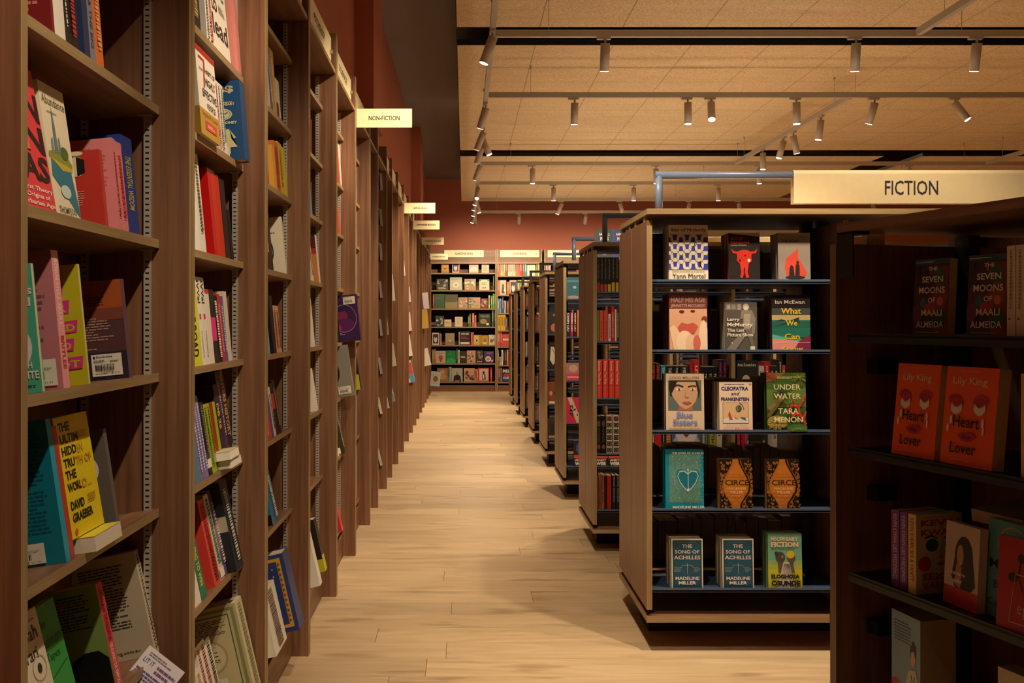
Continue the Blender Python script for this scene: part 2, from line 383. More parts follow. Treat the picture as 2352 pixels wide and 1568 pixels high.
# ------------------------------------------------------------------ left wall bookcases (one unit per bay)
FX = -.615; BX = -.862; SX = -.681
FK = [.55, 1.40, 2.268, 3.11, 3.97, 4.82, 5.65, 6.50, 7.10, 7.90, 8.47, 9.25, 10.12, 11.0, 11.85, 12.7, 13.55, 14.45, 15.3, 16.15, 17.0, 17.85, 18.4]
SHZ = [2.350, 2.070, 1.799, 1.502, 1.205, .904, .588, .182]
SHA = [3.0, 4.0, 4.5, 5.5, 5.5, 8.5, 12.0, 13.0]
ROWN = ['top shelf', 'second shelf down', 'third shelf down', 'fourth shelf down', 'fifth shelf down', 'sixth shelf down', 'seventh shelf down', 'bottom shelf']
BAYN = ['bookcase behind the nearest', 'nearest left bookcase', 'second left bookcase', 'third left bookcase', 'fourth left bookcase', 'fifth left bookcase', 'sixth left bookcase',
        'narrow left bookcase', 'eighth left bookcase', 'ninth left bookcase', 'tenth left bookcase', 'eleventh left bookcase', 'twelfth left bookcase', 'thirteenth left bookcase', 'fourteenth left bookcase',
        'fifteenth left bookcase','sixteenth left bookcase','seventeenth left bookcase','eighteenth left bookcase','nineteenth left bookcase','twentieth left bookcase','twenty-first left bookcase']
PT = .022
def slab(mb, a, x0, z0, depth, y0, y1, th, m, front):
    """shelf board tilted down towards the back by a degrees; (x0, z0) is its front top edge"""
    ca, sa = math.cos(math.radians(a)), math.sin(math.radians(a))
    p = [(x0, z0), (x0 - ca*depth, z0 - sa*depth), (x0 - ca*depth + sa*th, z0 - sa*depth - ca*th), (x0 + sa*th*.0, z0 - th)]
    n = len(mb.v)
    for y in (y0, y1): mb.v += [(x, y, z) for x, z in p]
    for q, mm in (((0,1,5,4), m), ((1,2,6,5), m), ((2,3,7,6), m), ((3,0,4,7), front), ((0,3,2,1), m), ((4,5,6,7), m)):
        mb.f.append(tuple(n+i for i in q)); mb.mi.append(mb.mat(mm))
for k in range(1, len(FK) - 1):
    y0 = FK[k] - PT + .0018; y1 = FK[k+1] - PT - .0018       # outer faces of the unit
    pos = ('nearest of the left wall, cut by the photo edge' if k == 1 else BAYN[k])
    lab = f'tall walnut wall bookcase with pale front edges, {BAYN[k]} from the camera' if k > 1 else ('tall walnut wall bookcase at the left photo edge, bay full of large covers' if k == 1 else 'walnut bookcase side panel cut off at the far left photo edge')
    root = empty('wall_bookcase', T(FX, y0, 0), lab, 'bookcase', 'wall bookcases along the left wall')
    ox, oy = FX, y0
    for ya, yb in ((y0, y0 + PT), (y1 - PT, y1)):
        b = MB(); b.box(BX - ox, ya - oy, 0, 0, yb - oy, 2.70, WZ, R=EDG, U=EDY); b.build('side_panel', root)
    b = MB(); b.box(BX - ox - .006, PT, .0, BX - ox, y1 - PT - oy, 2.70, WZ); b.build('back_panel', root)
    ya, yb = PT, y1 - PT - oy
    b = MB(); b.box(BX - ox, ya, 2.505, -.004, yb, 2.525, WY, R=EDY); b.build('top_panel', root)
    b = MB(); b.box(-.085, ya, 0, -.067, yb, .125, WY); b.build('kick_board', root)
    for z, a in zip(SHZ, SHA):
        b = MB(); slab(b, a, SX - ox, z, .172, ya + .001, yb - .001, .019, WY, EDY); b.build('shelf', root)
    for xs in (-.705, -.845):
        if k > 9 and xs < -.8: continue
        b = MB(); b.box(-.008, -.011, 0, .008, 0, 2.36, SLOT, R=STEEL, L=STEEL)
        o = b.build('slotted_standard', root); o.location = (xs - ox, yb, .13)
    if k < 7:
        for z, a in zip(SHZ[1:], SHA[1:]):
            b = MB(); zz = z - .019 - math.tan(math.radians(a)) * .02
            b.box(-.705 - .016 - ox, yb - .030, zz - .004, -.705 + .013 - ox, yb, zz - .0005, STEEL)
            b.box(-.705 - .008 - ox, yb - .012, zz - .022, -.705 + .006 - ox, yb - .005, zz - .004, STEEL)
            b.build('shelf_bracket', root)
# header boards with section names, recessed between the side panels
HD = {4: 'PSYCHOLOGY', 5: 'SCIENCE', 6: 'SELF HELP', 9: '', 10: '', 11: '', 12: '', 13: '', 14: '', 3: 'BUSINESS', 2: ''}
HLAB = {4: 'reading PSYCHOLOGY', 5: 'reading SCIENCE', 6: 'half hidden behind the NON-FICTION sign'}
for k, s in HD.items():
    ya, yb = FK[k] + .02, FK[k+1] - .075
    if k == 6: s = ''
    root = empty('header_sign', T(-.64, ya, 2.555), ('cream section sign board ' + HLAB[k] + ' above left bookcase') if k in HLAB else f'cream section sign board on top of the {BAYN[k]}', 'sign')
    b = MB(); b.box(-.004, 0, 0, .004, yb - ya, .115, CREAM)
    if s: draw(b, [('t', s, .28, .33, .72, .62, '#2c2b33', .012)], lambda u, v, e: (.004 + e, u*(yb-ya), v*.115), .0008)
    b.build('panel', root)
    b = MB(); b.box(.004, yb-ya-.05, .03, .018, yb-ya-.035, .045, STEEL); b.build('clip', root)
# projecting blade signs
for s, y, z in (('NON-FICTION', 5.655, 2.42), ('LANGUAGE', 10.14, 2.42), ('JAPANESE BOOKS', 11.87, 2.415), ('CHINESE BOOKS', 14.3, 2.42), ('CHINESE BOOKS', 17.75, 2.42)):
    near = ', above the lower one' if y == 14.3 else (', lower and farther one' if y == 17.75 else '')
    root = empty('blade_sign', T(FX, y, z), f'cream sign reading {s} projecting from left bookcase{near}', 'sign')
    b = MB(); b.box(.002, -.006, 0, .316, .006, .106, CREAM)
    m_ = (.22, .39) if len(s) < 12 else (.13, .40)
    if s == 'LANGUAGE': m_ = (.27, .39)
    draw(b, [('t', s, m_[0], .38, 1 - m_[0], .62, '#33323a', .012)], lambda u, v, e: (.002 + u*.314, -.006 - e, v*.106), .0008)
    b.build('panel', root)
    b = MB(); b.box(-.02, -.004, .03, .004, .004, .076, STEEL); b.build('bracket', root)

# ------------------------------------------------------------------ far wall bookcases
FWZ = [2.234, 1.907, 1.563, 1.219, .872, .528, .18]
FWZ2 = [2.18, 1.82, 1.476, 1.15, .845, .495, .175]
FY = 18.77
for x0, x1, nm, zs in ((-.67, .60, 'GARDENING', FWZ), (.604, 1.46, 'COOKING', FWZ2), (1.50, 2.36, '', FWZ2), (2.364, 3.22, '', FWZ2), (3.224, 4.08, '', FWZ2), (4.084, 4.94, '', FWZ2)):
    lab = f'walnut bookcase on the far wall under the {nm} sign' if nm else ('walnut bookcase on the far wall right of the COOKING bookcase' if x0 == 1.5 else f'walnut far wall bookcase hidden behind islands, {ORD[int(x0)]} metre')
    root = empty('wall_bookcase', T(x0, FY, 0), lab, 'bookcase', 'bookcases against the far wall')
    wd = x1 - x0
    for a in (0, wd - PT):
        b = MB(); b.box(a, 0, 0, a + PT, .30, 2.68, WZ, F=EDG); b.build('side_panel', root)
    b = MB(); b.box(PT, .285, .0, wd - PT, .30, 2.68, DARK); b.build('back_panel', root)
    b = MB(); b.box(PT, .01, 2.44, wd - PT, .028, 2.665, WX, D=EDX); b.box(PT, 0, 2.405, wd - PT, .285, 2.44, WX, F=EDX); b.build('header_panel', root)
    b = MB(); b.box(PT, .02, 0, wd - PT, .04, .115, WX); b.build('kick_board', root)
    for z in zs:
        b = MB(); b.box(PT, .012, z - .022, wd - PT, .285, z, WX, F=EDX); b.build('shelf', root)
        b = MB(); b.box(PT, .25, z, wd - PT, .285, z + .085, WX); b.build('shelf_upstand', root)
    sx0, sx1 = (x0 + .285, x0 + 1.03) if nm == 'GARDENING' else (x0 + .065, x1 - .055)
    t = f'cream sign reading {nm} on the far wall bookcase' if nm else ('cream sign on the far wall bookcase right of the COOKING sign' if x0 == 1.5 else f'cream header sign hidden behind islands, {ORD[int(x0)]} metre')
    r2 = empty('header_sign', T(sx0, FY - .012, 2.53), t, 'sign')
    b = MB(); ww = sx1 - sx0; b.box(0, 0, 0, ww, .008, .132, CREAM)
    sh = [('e', .08, .5, .012, .07, '#4b4438'), ('e', .92, .5, .012, .07, '#4b4438')]
    if nm: sh.append(('t', nm, .27 if nm[0] == 'G' else .32, .34, .73 if nm[0] == 'G' else .68, .68, '#2c2b33', .015))
    draw(b, sh, lambda u, v, e: (u*ww, -e, v*.132), .002, .001); b.build('panel', r2)

# ------------------------------------------------------------------ island bookcases
FILL_STRIP = emis('fill_strip_glow', (1, .85, .6), 3)  # glow of the added ceiling fill, not a known fitting
GZ = [1.480, 1.198, .875, .560, .240]
def island(Y, i, length=2.36, top=1.77, label='', nb=3):
    X0 = .73; D = .70; root = empty('island_bookcase', T(X0, Y, 0), label, 'bookcase', 'island bookcases right of the aisle')
    for ya, yb in ((0, .358), (.372, .705)):
        b = MB(); b.box(0, ya, .165, .022, yb, 1.725, WZ, F=EDG, B=EDG, U=EDY); b.build('end_panel', root)
    b = MB()
    for ya in (.06, .27, .42, .64): b.box(.004, ya, 1.725, .018, ya + .045, 1.748, EDG)
    b.build('spacer', root)
    bw = .765
    for j in range(1, nb + 1):
        xx = .022 + j*bw
        for ya, yb in ((0, .358), (.372, .705)):
            b = MB(); b.box(xx, ya, .165, xx + .022, yb, 1.725, WZ, F=EDG, B=EDG); b.build('divider_panel' if j < nb else 'end_panel', root)
    tot = .022 + nb*bw + .022
    b = MB(); b.box(-.002, -.02, 1.748, tot + .002, .69, 1.77, WX, F=EDX, L=EDY, B=EDX, R=EDY); b.build('top_board', root)
    b = MB(); b.box(-.002, -.015, .118, tot + .002, .70, .140, WX, F=EDX, L=EDY, B=EDX, R=EDY); b.build('base_board', root)
    b = MB(); b.box(.055, .26, 0, tot - .055, .46, .118, DARK); b.build('plinth', root)
    for j in range(nb):
        xa = .024 + .022*(1 if j else 0) + j*bw; xb = .022 + (j+1)*bw - .002
        for q in (xa, xb - .045):
            b = MB(); b.box(q, .345, .140, q + .045, .385, 1.748, BLKM); b.build('steel_upright', root)
        for side in (0, 1):
            for zi, z in enumerate(GZ):
                b = MB(); ya, yb = (.012, .335) if side == 0 else (.395, .690)
                b.box(xa, ya, z - .006, xb, yb, z, NAVYT if side == 0 else NAVY)
                lp = ya if side == 0 else yb - .003
                b.box(xa, lp, z - .008, xb, lp + .003, z + .009, NAVY)
                for q in (xa, xb - .003):      # raised triangular end cheeks
                    n = len(b.v); yf = ya if side == 0 else yb; s_ = 1 if side == 0 else -1
                    b.v += [(q, yf, z), (q+.003, yf, z), (q, yf + s_*.035, z), (q+.003, yf + s_*.035, z), (q, yf + s_*.035, z+.028), (q+.003, yf + s_*.035, z+.028)]
                    for f in ((0,2,4), (1,5,3), (0,4,5,1), (2,3,5,4)): b.f.append(tuple(n+t for t in f)); b.mi.append(b.mat(NAVY))
                b.build('metal_shelf', root)
    b = MB(); r = .016; yc = .355; z1 = 1.958
    b.cyl((.118, yc, 1.77), (.118, yc, z1), r, TUBE, 20); b.cyl((tot - .118, yc, 1.77), (tot - .118, yc, z1), r, TUBE, 20)
    b.cyl((.118 - r, yc, z1), (tot - .118 + r, yc, z1), r, TUBE, 20)
    b.build('sign_rail', root, smooth=True)
    # added fill strip on the top board, invented to brighten the ceiling boards
    b = MB(); b.box(.2, .60, 1.770, tot - .2, .64, 1.778, TAUPE, U=FILL_STRIP); b.build('fill_strip', root)
    ld = bpy.data.lights.new('cove', 'AREA'); ld.shape = 'RECTANGLE'; ld.size = tot - .4; ld.size_y = .04; ld.energy = FILL_W * (1.0 if i < 2 else 1.2 if i == 2 else 1.8); ld.color = LAMP
    lo = bpy.data.objects.new('light', ld); C.objects.link(lo); lo.parent = root; lo.location = (tot/2, .62, 1.780); lo.rotation_euler = (math.pi, 0, 0)
    sx0 = .70; sw = 1.005
    r2 = empty('hanging_sign', T(X0 + sx0, Y + yc, 1.832), 'long cream sign reading FICTION folded over the blue rail' if i == 0 else f'cream sign folded over the rail of the {ORD[i]} island bookcase', 'sign')
    b = MB()
    for s_ in (-1, 1): b.box(0, s_*.0195 - .0015, 0, sw, s_*.0195 + .0015, .128, CREAM)
    n = 10
    for q in range(n):
        a0, a1 = math.pi*q/n, math.pi*(q+1)/n
        b.face([(0, .021*math.cos(a0), .127 + .021*math.sin(a0)), (sw, .021*math.cos(a0), .127 + .021*math.sin(a0)), (sw, .021*math.cos(a1), .127 + .021*math.sin(a1)), (0, .021*math.cos(a1), .127 + .021*math.sin(a1))], CREAM)
    if i == 0: draw(b, [('t', 'FICTION', .393, .25, .623, .67, '#3a3944', .008)], lambda u, v, e: (u*sw, -.021 - e, v*.148), .001)
    b.build('panel', r2)
    return root
PITCH = 1.681
GY = [3.99 + PITCH*i for i in range(8)]
GY[1] = 5.66; GY[2] = 7.36
ISL = ['front', 'second', 'third', 'fourth', 'fifth', 'sixth', 'seventh', 'farthest']
for i, y in enumerate(GY):
    island(y, i, label=f'walnut island bookcase with navy metal shelves, {ISL[i]} in the row' + (' under FICTION sign' if i == 0 else ''), nb=3)

# near right island, turned towards the aisle and in shade
A0 = math.radians(-73.74)      # local x runs along the face towards the camera
NF = Vector((1.026, 2.75, 0))
NM = T(*NF) @ Matrix.Rotation(A0, 4, 'Z')
NZ = [1.284, .975, .6325, .30]
root = empty('island_bookcase', NM, 'dark walnut island bookcase at right photo edge, turned towards the aisle', 'bookcase')
LN = 2.2
for ya, yb in ((0, .42),):
    b = MB(); b.box(-.026, ya, .10, 0, yb, 1.534, WZ, F=wood('walnut_edge', (.20,.105,.05), (.30,.17,.085), 'Z')); b.build('end_panel', root)
b = MB(); b.box(-.026, .44, .10, 0, .80, 1.534, WZ, F=EDG); b.build('end_panel', root)
b = MB(); b.box(.016, -.01, 1.563, LN, .82, 1.587, WX, D=WX); b.build('top_board', root)
b = MB(); b.box(.01, -.004, 1.44, .075, .0, 1.563, BLK); b.box(.01, -.004, 1.555, .075, .05, 1.563, BLK); b.box(-.02, .1, 1.534, 0, .16, 1.563, EDG); b.build('corner_bracket', root)
b = MB(); b.box(.02, .15, 0, LN-.05, .65, .08, DARK); b.build('plinth', root)
b = MB(); b.box(-.02, .0, .08, LN, .80, .10, WX); b.build('base_board', root)
for q in (0, 1.0):
    b = MB(); b.box(q, .40, .10, q + .05, .44, 1.563, BLKM); b.build('steel_upright', root)
    b = MB(); b.box(q + .05, .41, .10, q + 1.0, .43, 1.50, WZ); b.build('back_panel', root)
b = MB(); b.box(1.02, 0, .10, 1.045, .40, 1.534, WZ); b.build('divider_panel', root)
for z in NZ:
    for xa, xb in ((.03, 1.018), (1.05, 2.1)):
        b = MB(); b.box(xa, .016, z - .006, xb, .398, z, BLKM); b.box(xa, .016, z - .022, xb, .019, z + .004, BLKM); b.build('metal_shelf', root)
for z in (1.165, .815, .445):       # open-topped black card holders hooked around the end panel
    b = MB()
    b.box(-.055, .02, z, -.026, .022, z + .052, BLK); b.box(-.055, .02, z, -.053, .14, z + .052, BLK); b.box(-.055, .138, z, -.026, .14, z + .052, BLK); b.box(-.055, .02, z, -.026, .14, z + .002, BLK)
    b.box(0, .10, z + .01, .045, .165, z + .048, BLK)
    b.build('card_holder', root)
b = MB(); r = .016
b.cyl((.46, .36, 1.587), (.46, .36, 1.712), r, TUBE, 20); b.cyl((.46 - r, .36, 1.712), (2.0, .36, 1.712), r, TUBE, 20)
b.build('sign_rail', root, smooth=True)

# ------------------------------------------------------------------ lighting tracks and spotlights
TZ = 3.20; TC = paint('#a89a86', .45)
def track(a, b_, label):
    ax, ay = a; bx, by = b_
    root = empty('lighting_track', T(ax, ay, TZ), label, 'lighting track', 'suspended lighting tracks')
    m = MB()
    if ay == by: m.box(0, -.018, -.022, bx - ax, .018, .022, TC)
    else: m.box(-.018, 0, -.022, .018, by - ay, .022, TC)
    m.build('rail', root)
    L = max(bx - ax, by - ay); n = max(2, int(L / 2.2)); m = MB(); m2 = MB()
    for i in range(n):
        q = .35 + (L - .7) * i / (n - 1); p = (q, 0) if ay == by else (0, q)
        xx, yy = ax + p[0], ay + p[1]
        over = (xx > RX0) and not (7.19 < yy < 7.66 or 12.36 < yy < 12.81 or yy > 17.6)
        zt = RZ0 - TZ if over else 4.05 - TZ
        m.cyl((p[0], p[1], .022), (p[0], p[1], zt), .0018, TC, 6)
        m2.cyl((p[0], p[1], zt - .03), (p[0], p[1], zt), .005, TC, 8, None, .012)
        m.build('suspension_wire', root); m2.build('wire_anchor', root); m = MB(); m2 = MB()
TY = [3.4, 6.51, 8.28, 11.86, 13.54, 15.36, 17.1]
for i, y in enumerate(TY):
    track((.20, y), (9.0, y), f'beige lighting track across the ceiling, {ORD[i-1]} crossbar from the camera' if i else 'beige lighting track above and behind the view')
track((.18, -1.5), (.18, 17.14), 'beige lighting track running along the aisle, left end of the crossbars')
track((2.95, 3.45), (2.95, 6.47), 'beige lighting track leaving the top edge of the photo')
track((3.22, 8.32), (3.22, 11.82), 'beige lighting track running diagonally between the second and third crossbars')
track((6.2, 8.32), (6.2, 11.82), 'beige lighting track running into the third crossbar at right edge')
def spot(x, y, aim, label, e=1.0, dark=False, roll=0, size=80):
    root = empty('track_spotlight', T(x, y, TZ - .022), label, 'spotlight', 'spotlights on the ceiling tracks')
    alongx = not (abs(x - .18) < .05 or abs(x - 3.22) < .02 and 8.4 < y < 11.8)
    m = MB()
    if alongx: m.box(-.055, -.014, -.016, .035, .014, 0, TC)
    else: m.box(-.014, -.055, -.016, .014, .035, 0, TC)
    m.build('track_adapter', root)
    m = MB(); m.cyl((0, 0, -.016), (0, 0, -.045), .008, TC, 10); m.build('stem', root)
    d = Vector(aim).normalized(); m = MB(); a = Vector((0, 0, -.048)) - d*.008; q = a + d*.178
    m.cyl(a, q, .031, TAUPE, 24); m.build('lamp_body', root, smooth=True)
    m = MB(); m.cyl(q, q + d*.0015, .027, LENS, 24); m.build('lens', root)
    ld = bpy.data.lights.new('spot', 'SPOT'); ld.energy = LAMP_W * e; ld.color = LAMP; ld.spot_size = math.radians(size); ld.spot_blend = .75; ld.shadow_soft_size = .03
    lo = bpy.data.objects.new('light', ld); C.objects.link(lo); lo.parent = root
    lo.location = q + d*.012; lo.rotation_euler = d.to_track_quat('-Z', 'Y').to_euler()
# aisle-side heads on the left track, aimed at the left bookcases and the aisle; two unseen ones added to brighten the shelf wood
for n, (y, aim) in enumerate([(-.6,(-.30,0,-1)), (.9,(-.28,.3,-1)), (2.2,(-.30,.55,-1)), (3.6,(.22,.40,-1)), (4.2,(-.50,.60,-1)), (4.7,(-.60,.75,-1)), (5.05,(-.50,.60,-1)), (6.37,(-.36,0,-1)), (8.49,(-.30,.30,-1)), (9.59,(-.42,.40,-1)), (9.9,(.42,-.1,-1)), (10.4,(-.35,.5,-1)), (11.65,(-.40,.45,-1)),
        (13.6,(-.1,-.62,-1)), (14.1,(-.25,0,-1)), (14.8,(-.3,0,-1)), (15.1,(.25,-.05,-1)), (15.6,(-.3,0,-1)), (16.7,(-.35,0,-1))]):
    lab = f'unseen beige spotlight above the photo edge over the left bookcases, {ORD[n]}' if y < 6 else f'beige tilted spotlight on the aisle-side track, {ORD[n-7]} from the camera'
    spot(.18, y, aim, lab, .72 if y > 8 else (.95 if y > 7 else .55 if y > 6 else (.16 if y == 4.7 else .34) if y > 3.8 else .8 if y > 3 else .62))
ROW = {3.4: [(1.15,(0,.12,-1)), (1.75,(0.05,.36,-1)), (3.9,(0,.12,-1))],
       6.51: [(.92,(0,.29,-1)), (2.56,(.06,.30,-1)), (3.35,(.03,.30,-1)), (5.2,(0,.3,-1))],
       8.28: [(.916,(0,.24,-1)), (1.857,(0,-.04,-1)), (2.05,(-.1,-.55,-1)), (2.76,(0,-.04,-1)), (3.41,(-.2,.26,-1)), (4.08,(.55,-.35,-1)), (6.0,(0,0,-1))],
       11.86: [(.81,(0,-.02,-1)), (2.28,(0,0,-1)), (3.51,(0,0,-1)), (5.3,(.1,0,-1)), (7.0,(0,0,-1))],
       13.54: [(1.21,(0,0,-1)), (2.30,(0,0,-1)), (3.45,(0,0,-1)), (5.5,(0,0,-1))],
       15.36: [(1.5,(-.45,.1,-1)), (2.4,(.3,.1,-1)), (3.47,(-.2,.1,-1)), (4.23,(.2,.1,-1)), (6.3,(.2,.1,-1))],
       17.1: [(.18,(0,1.05,-1)), (.935,(0,1.05,-1)), (2.08,(0,1.05,-1)), (3.3,(0,1.05,-1)), (4.8,(0,.5,-1)), (7.0,(0,.5,-1))]}
for y, L_ in ROW.items():
    for n, (x, aim) in enumerate(L_):
        w_ = 'unseen near crossbar' if y < 4 else f'{ORD[TY.index(y)-1]} crossbar'
        tl = 'upright' if abs(aim[0]) < .05 and abs(aim[1]) < .2 else 'tilted'
        spot(x, y, aim, f'{tl} beige cylinder spotlight, {ORD[n]} from the left on the {w_}', (.55 if y > 17 else .72 if y > 8 else 1.05 if y > 6 else .42 if x == 1.75 else .9), size=118 if y > 17 else 80)
for n, (x, y, aim) in enumerate([(3.22, 9.0, (-.12,.05,-1)), (3.22, 9.75, (.22,.05,-1)), (3.22, 10.05, (-.3,0,-1)), (3.22, 10.75, (0,0,-1))]):
    spot(x, y, aim, f'beige spotlight, {ORD[n]} from the camera on the diagonal track', .72)

# ================================================================== BOOKS
def hexmix(a, b, t):
    pa = [int(a[i:i+2], 16) for i in (1,3,5)]; pb_ = [int(b[i:i+2], 16) for i in (1,3,5)]
    return '#' + ''.join('%02x' % int(x + (y-x)*t) for x, y in zip(pa, pb_))
def sp(text, col='#f0e8d8', a=.12, b=.88, w=.5, bold=.01): return [('v', text, .5 - w/2, 1-b, .5 + w/2, 1-a, col, bold)]
def small(col='#f0e8d8', a=.15, b=.85, w=.4):      # illegible lettering down a spine
    r = []; v = b; rr = random.Random(int(a*1000 + b*333))
    while v > a:
        q = rr.uniform(.012, .035); r.append(('r', .5 - w/2, max(a, v-q), .5 + w/2, v, col)); v -= q + .012
    return r
PL = dict(row='')
# ---------------------------------------------------------------- left wall
def lrow(k, row, items, group=None):
    z, a = SHZ[row], math.radians(SHA[row]); ca, sa = math.cos(a), math.sin(a)
    wv = Vector((-ca, 0, -sa)); uv = Vector((-sa, 0, ca)); yv = Vector((0, 1, 0))
    for n, it in enumerate(items):
        kind, pl, pr, H, col, look = it[:6]; o = dict(it[6]) if len(it) > 6 else {}
        ins = o.pop('ins', .008); X = abs(SX) + ins; lift = o.pop('lift', 0); lean = math.radians(o.pop('lean', 0)); tk = o.pop('tk', .022)
        yl = F35*X/(1067-pl); yr = F35*X/(1067-pr); W = o.pop('W', .128 if H < .205 else .150); ty = math.radians(o.pop('ty', 0)); shy = o.pop('dy', 0)
        lim = FK[k+1] - 2*PT - .012; low = FK[k] + .012
        if yr > lim and kind in 'sc':
            yr = lim; X = (1067-pr)*yr/F35; ins = X - abs(SX); yl = F35*X/(1067-pl)
        if kind == 's': yl = max(yl, low, yr - .06 if k > 3 else yr - .2)
        if k > 3: yl = max(yl, yr - .03) if k > 6 else yl
        lab = mklab(look, f'{ORD[n]} on {ROWN[row]}, {BAYN[k]}')
        lab = o.pop('lab', lab)
        org = Vector((SX, 0, z)) + wv*ins + uv*(.0004 + lift)
        if kind == 's':
            x_, z_ = wv, uv; y_ = Vector((0, -1, 0)); org.y = yr - .0004 + shy; Tk = max(.006, yr - yl - .0008)
            R = Matrix((x_, y_, z_)).transposed().to_4x4()
            if ty: R = R @ Matrix.Rotation(ty, 4, 'X')
            book(T(*org) @ R, min(W, .165) if ins >= 0 else W, Tk, H, col, label=lab, group=f'books on the {ROWN[row]} of the {BAYN[k]}', **o)
        elif kind == 'f':     # front cover to the aisle
            y2 = (wv*math.cos(lean) - uv*math.sin(lean)); z2 = (uv*math.cos(lean) + wv*math.sin(lean)); x2 = Vector((0, 1, 0))
            org.y = yl + shy; W = yr - yl
            R = Matrix((x2, y2, z2)).transposed().to_4x4()
            book(T(*org) @ R, W, tk, H, col, label=lab, group=f'books on the {ROWN[row]} of the {BAYN[k]}', **o)
        elif kind == 'c':     # front cover towards the camera, fore-edge to the aisle
            org.y = yr - tk + shy; x2 = -wv
            R = Matrix((x2, Vector((0, 1, 0)), uv)).transposed().to_4x4()
            book(T(*(org + wv*W)) @ R, W, tk, H, col, label=lab, group=f'books on the {ROWN[row]} of the {BAYN[k]}', **o)
        elif kind == 'lay':   # lying flat, fore-edge to the aisle
            y2 = uv; org.y = yr; W2 = o.pop('D', .13)
            # local x = away from aisle reversed so that pages show
            R = Matrix((-wv, -uv, Vector((0, 1, 0)))).transposed().to_4x4(); R = Matrix((-wv, uv, Vector((0, -1, 0)))).transposed().to_4x4()
            book(T(*(org + wv*W2)) @ R, W2, tk, yr - yl, col, label=lab, group=f'books on the {ROWN[row]} of the {BAYN[k]}', **o)

W1 = '#efe8da'; W2_ = '#e6dccb'
BLURB = lambda c: [('b', .1, .45, .9, .92, 12, c), ('b', .1, .25, .6, .38, 4, c)]
# nearest left bookcase (k=1)
lrow(1, 2, [
 ('s', 120, 127, .215, '#7a1d20', 'dark red book', dict(B=[('b',.08,.2,.9,.55,7,'#c9706a')], W=.15)),
 ('s', 127, 152, .235, W1, 'cream spine'),
 ('s', 152, 159, .22, '#26262a', 'thin black book with white lettering', dict(S=small())),
 ('s', 159, 183, .235, '#1c1b1f', 'black book with red lettering', dict(S=small('#c33440', .1, .9, .35))),
 ('s', 196, 209, .235, '#26365f', 'navy book', dict()),
 ('s', 209, 222, .235, '#8d8a9c', 'grey-blue spine with dark lettering', dict(S=sp('BOUNTY & THE BIG', '#3a3550'))),
 ('s', 222, 240, .235, '#e87a34', 'orange book', dict(S=small('#f4c090'))),
])
lrow(1, 3, [
 ('f', 30, 131, .245, '#e8404c', 'red face-out book with black capitals', dict(lean=5, tk=.03, F=[('t','GANDI',-.02,.86,.62,.95,W1,.02),('t','EN',.36,.62,.98,.82,'#2b1a1e',.03),('t','IN',.36,.40,.98,.59,'#2b1a1e',.03),('r',.50,.41,.62,.60,'#f07a4a'),('t','AS',.36,.20,.98,.38,'#2b1a1e',.03),('t','First Theory',.28,.12,.97,.16,W1,.02),('t','Origins of',.34,.07,.88,.11,W1,.02),('t','Barbarian Age',.20,.02,.97,.06,W1,.02)])),
 ('f', 131, 187, .235, '#efe3c4', 'cream face-out book with tower and blue planet', dict(lean=3, ins=.014, tk=.026, F=[('t','Abundance',.05,.84,.96,.91,'#5d6246',.01),('b',.2,.78,.6,.81,1,'#a99f80'),('p',[(.05,.30),(.35,.22),(.98,.02),(.98,.10),(.85,.36),(.1,.46)],'#2b7d94'),('p',[(.02,.44),(.9,.37),(.95,.43),(.7,.50),(.3,.50),(.05,.48)],'#8e9a3c'),('p',[(.05,.44),(.5,.36),(.9,.37),(.9,.40),(.4,.42)],'#d0b83e'),('p',[(.3,.48),(.44,.48),(.42,.70),(.37,.84),(.33,.68)],'#6c8487'),('p',[(.18,.48),(.27,.48),(.26,.60),(.2,.58)],'#7f9590'),('p',[(.46,.48),(.56,.48),(.53,.62),(.48,.6)],'#7f9590'),('e',.66,.50,.16,.05,'#54702d'),('e',.5,.2,.2,.05,'#cfe3df'),('t','THOMPSON',.12,.03,.80,.08,'#55523f',.01)])),
 ('s', 243, 250, .150, '#c63a30', 'small red book with back cover showing', dict(B=[('e',.30,.80,.14,.13,'#1f1d1d'),('e',.30,.95,.14,.045,'#1f1d1d'),('e',.62,.80,.13,.13,'#e8dcae'),('p',[(.62,.93),(.75,.88),(.75,.72),(.62,.67)],'#1f1d1d'),('e',.62,.965,.12,.03,'#e8dcae'),('b',.1,.30,.7,.50,7,'#e79a88')], W=.118)),
 ('s', 275, 283, .187, '#e58a8f', 'pink paperback', dict(S=small('#c9303a'), B=BLURB('#cc6c74'), W=.14)),
 ('s', 283, 297, .184, '#eb8e92', 'matching pink paperback', dict(S=small('#c9303a'))),
 ('s', 297, 322, .205, '#1f3f93', 'blue book with yellow spine lettering', dict(S=sp('THE ESSENTIAL WISDOM', '#d7c93c', .2, .75, .5))),
])
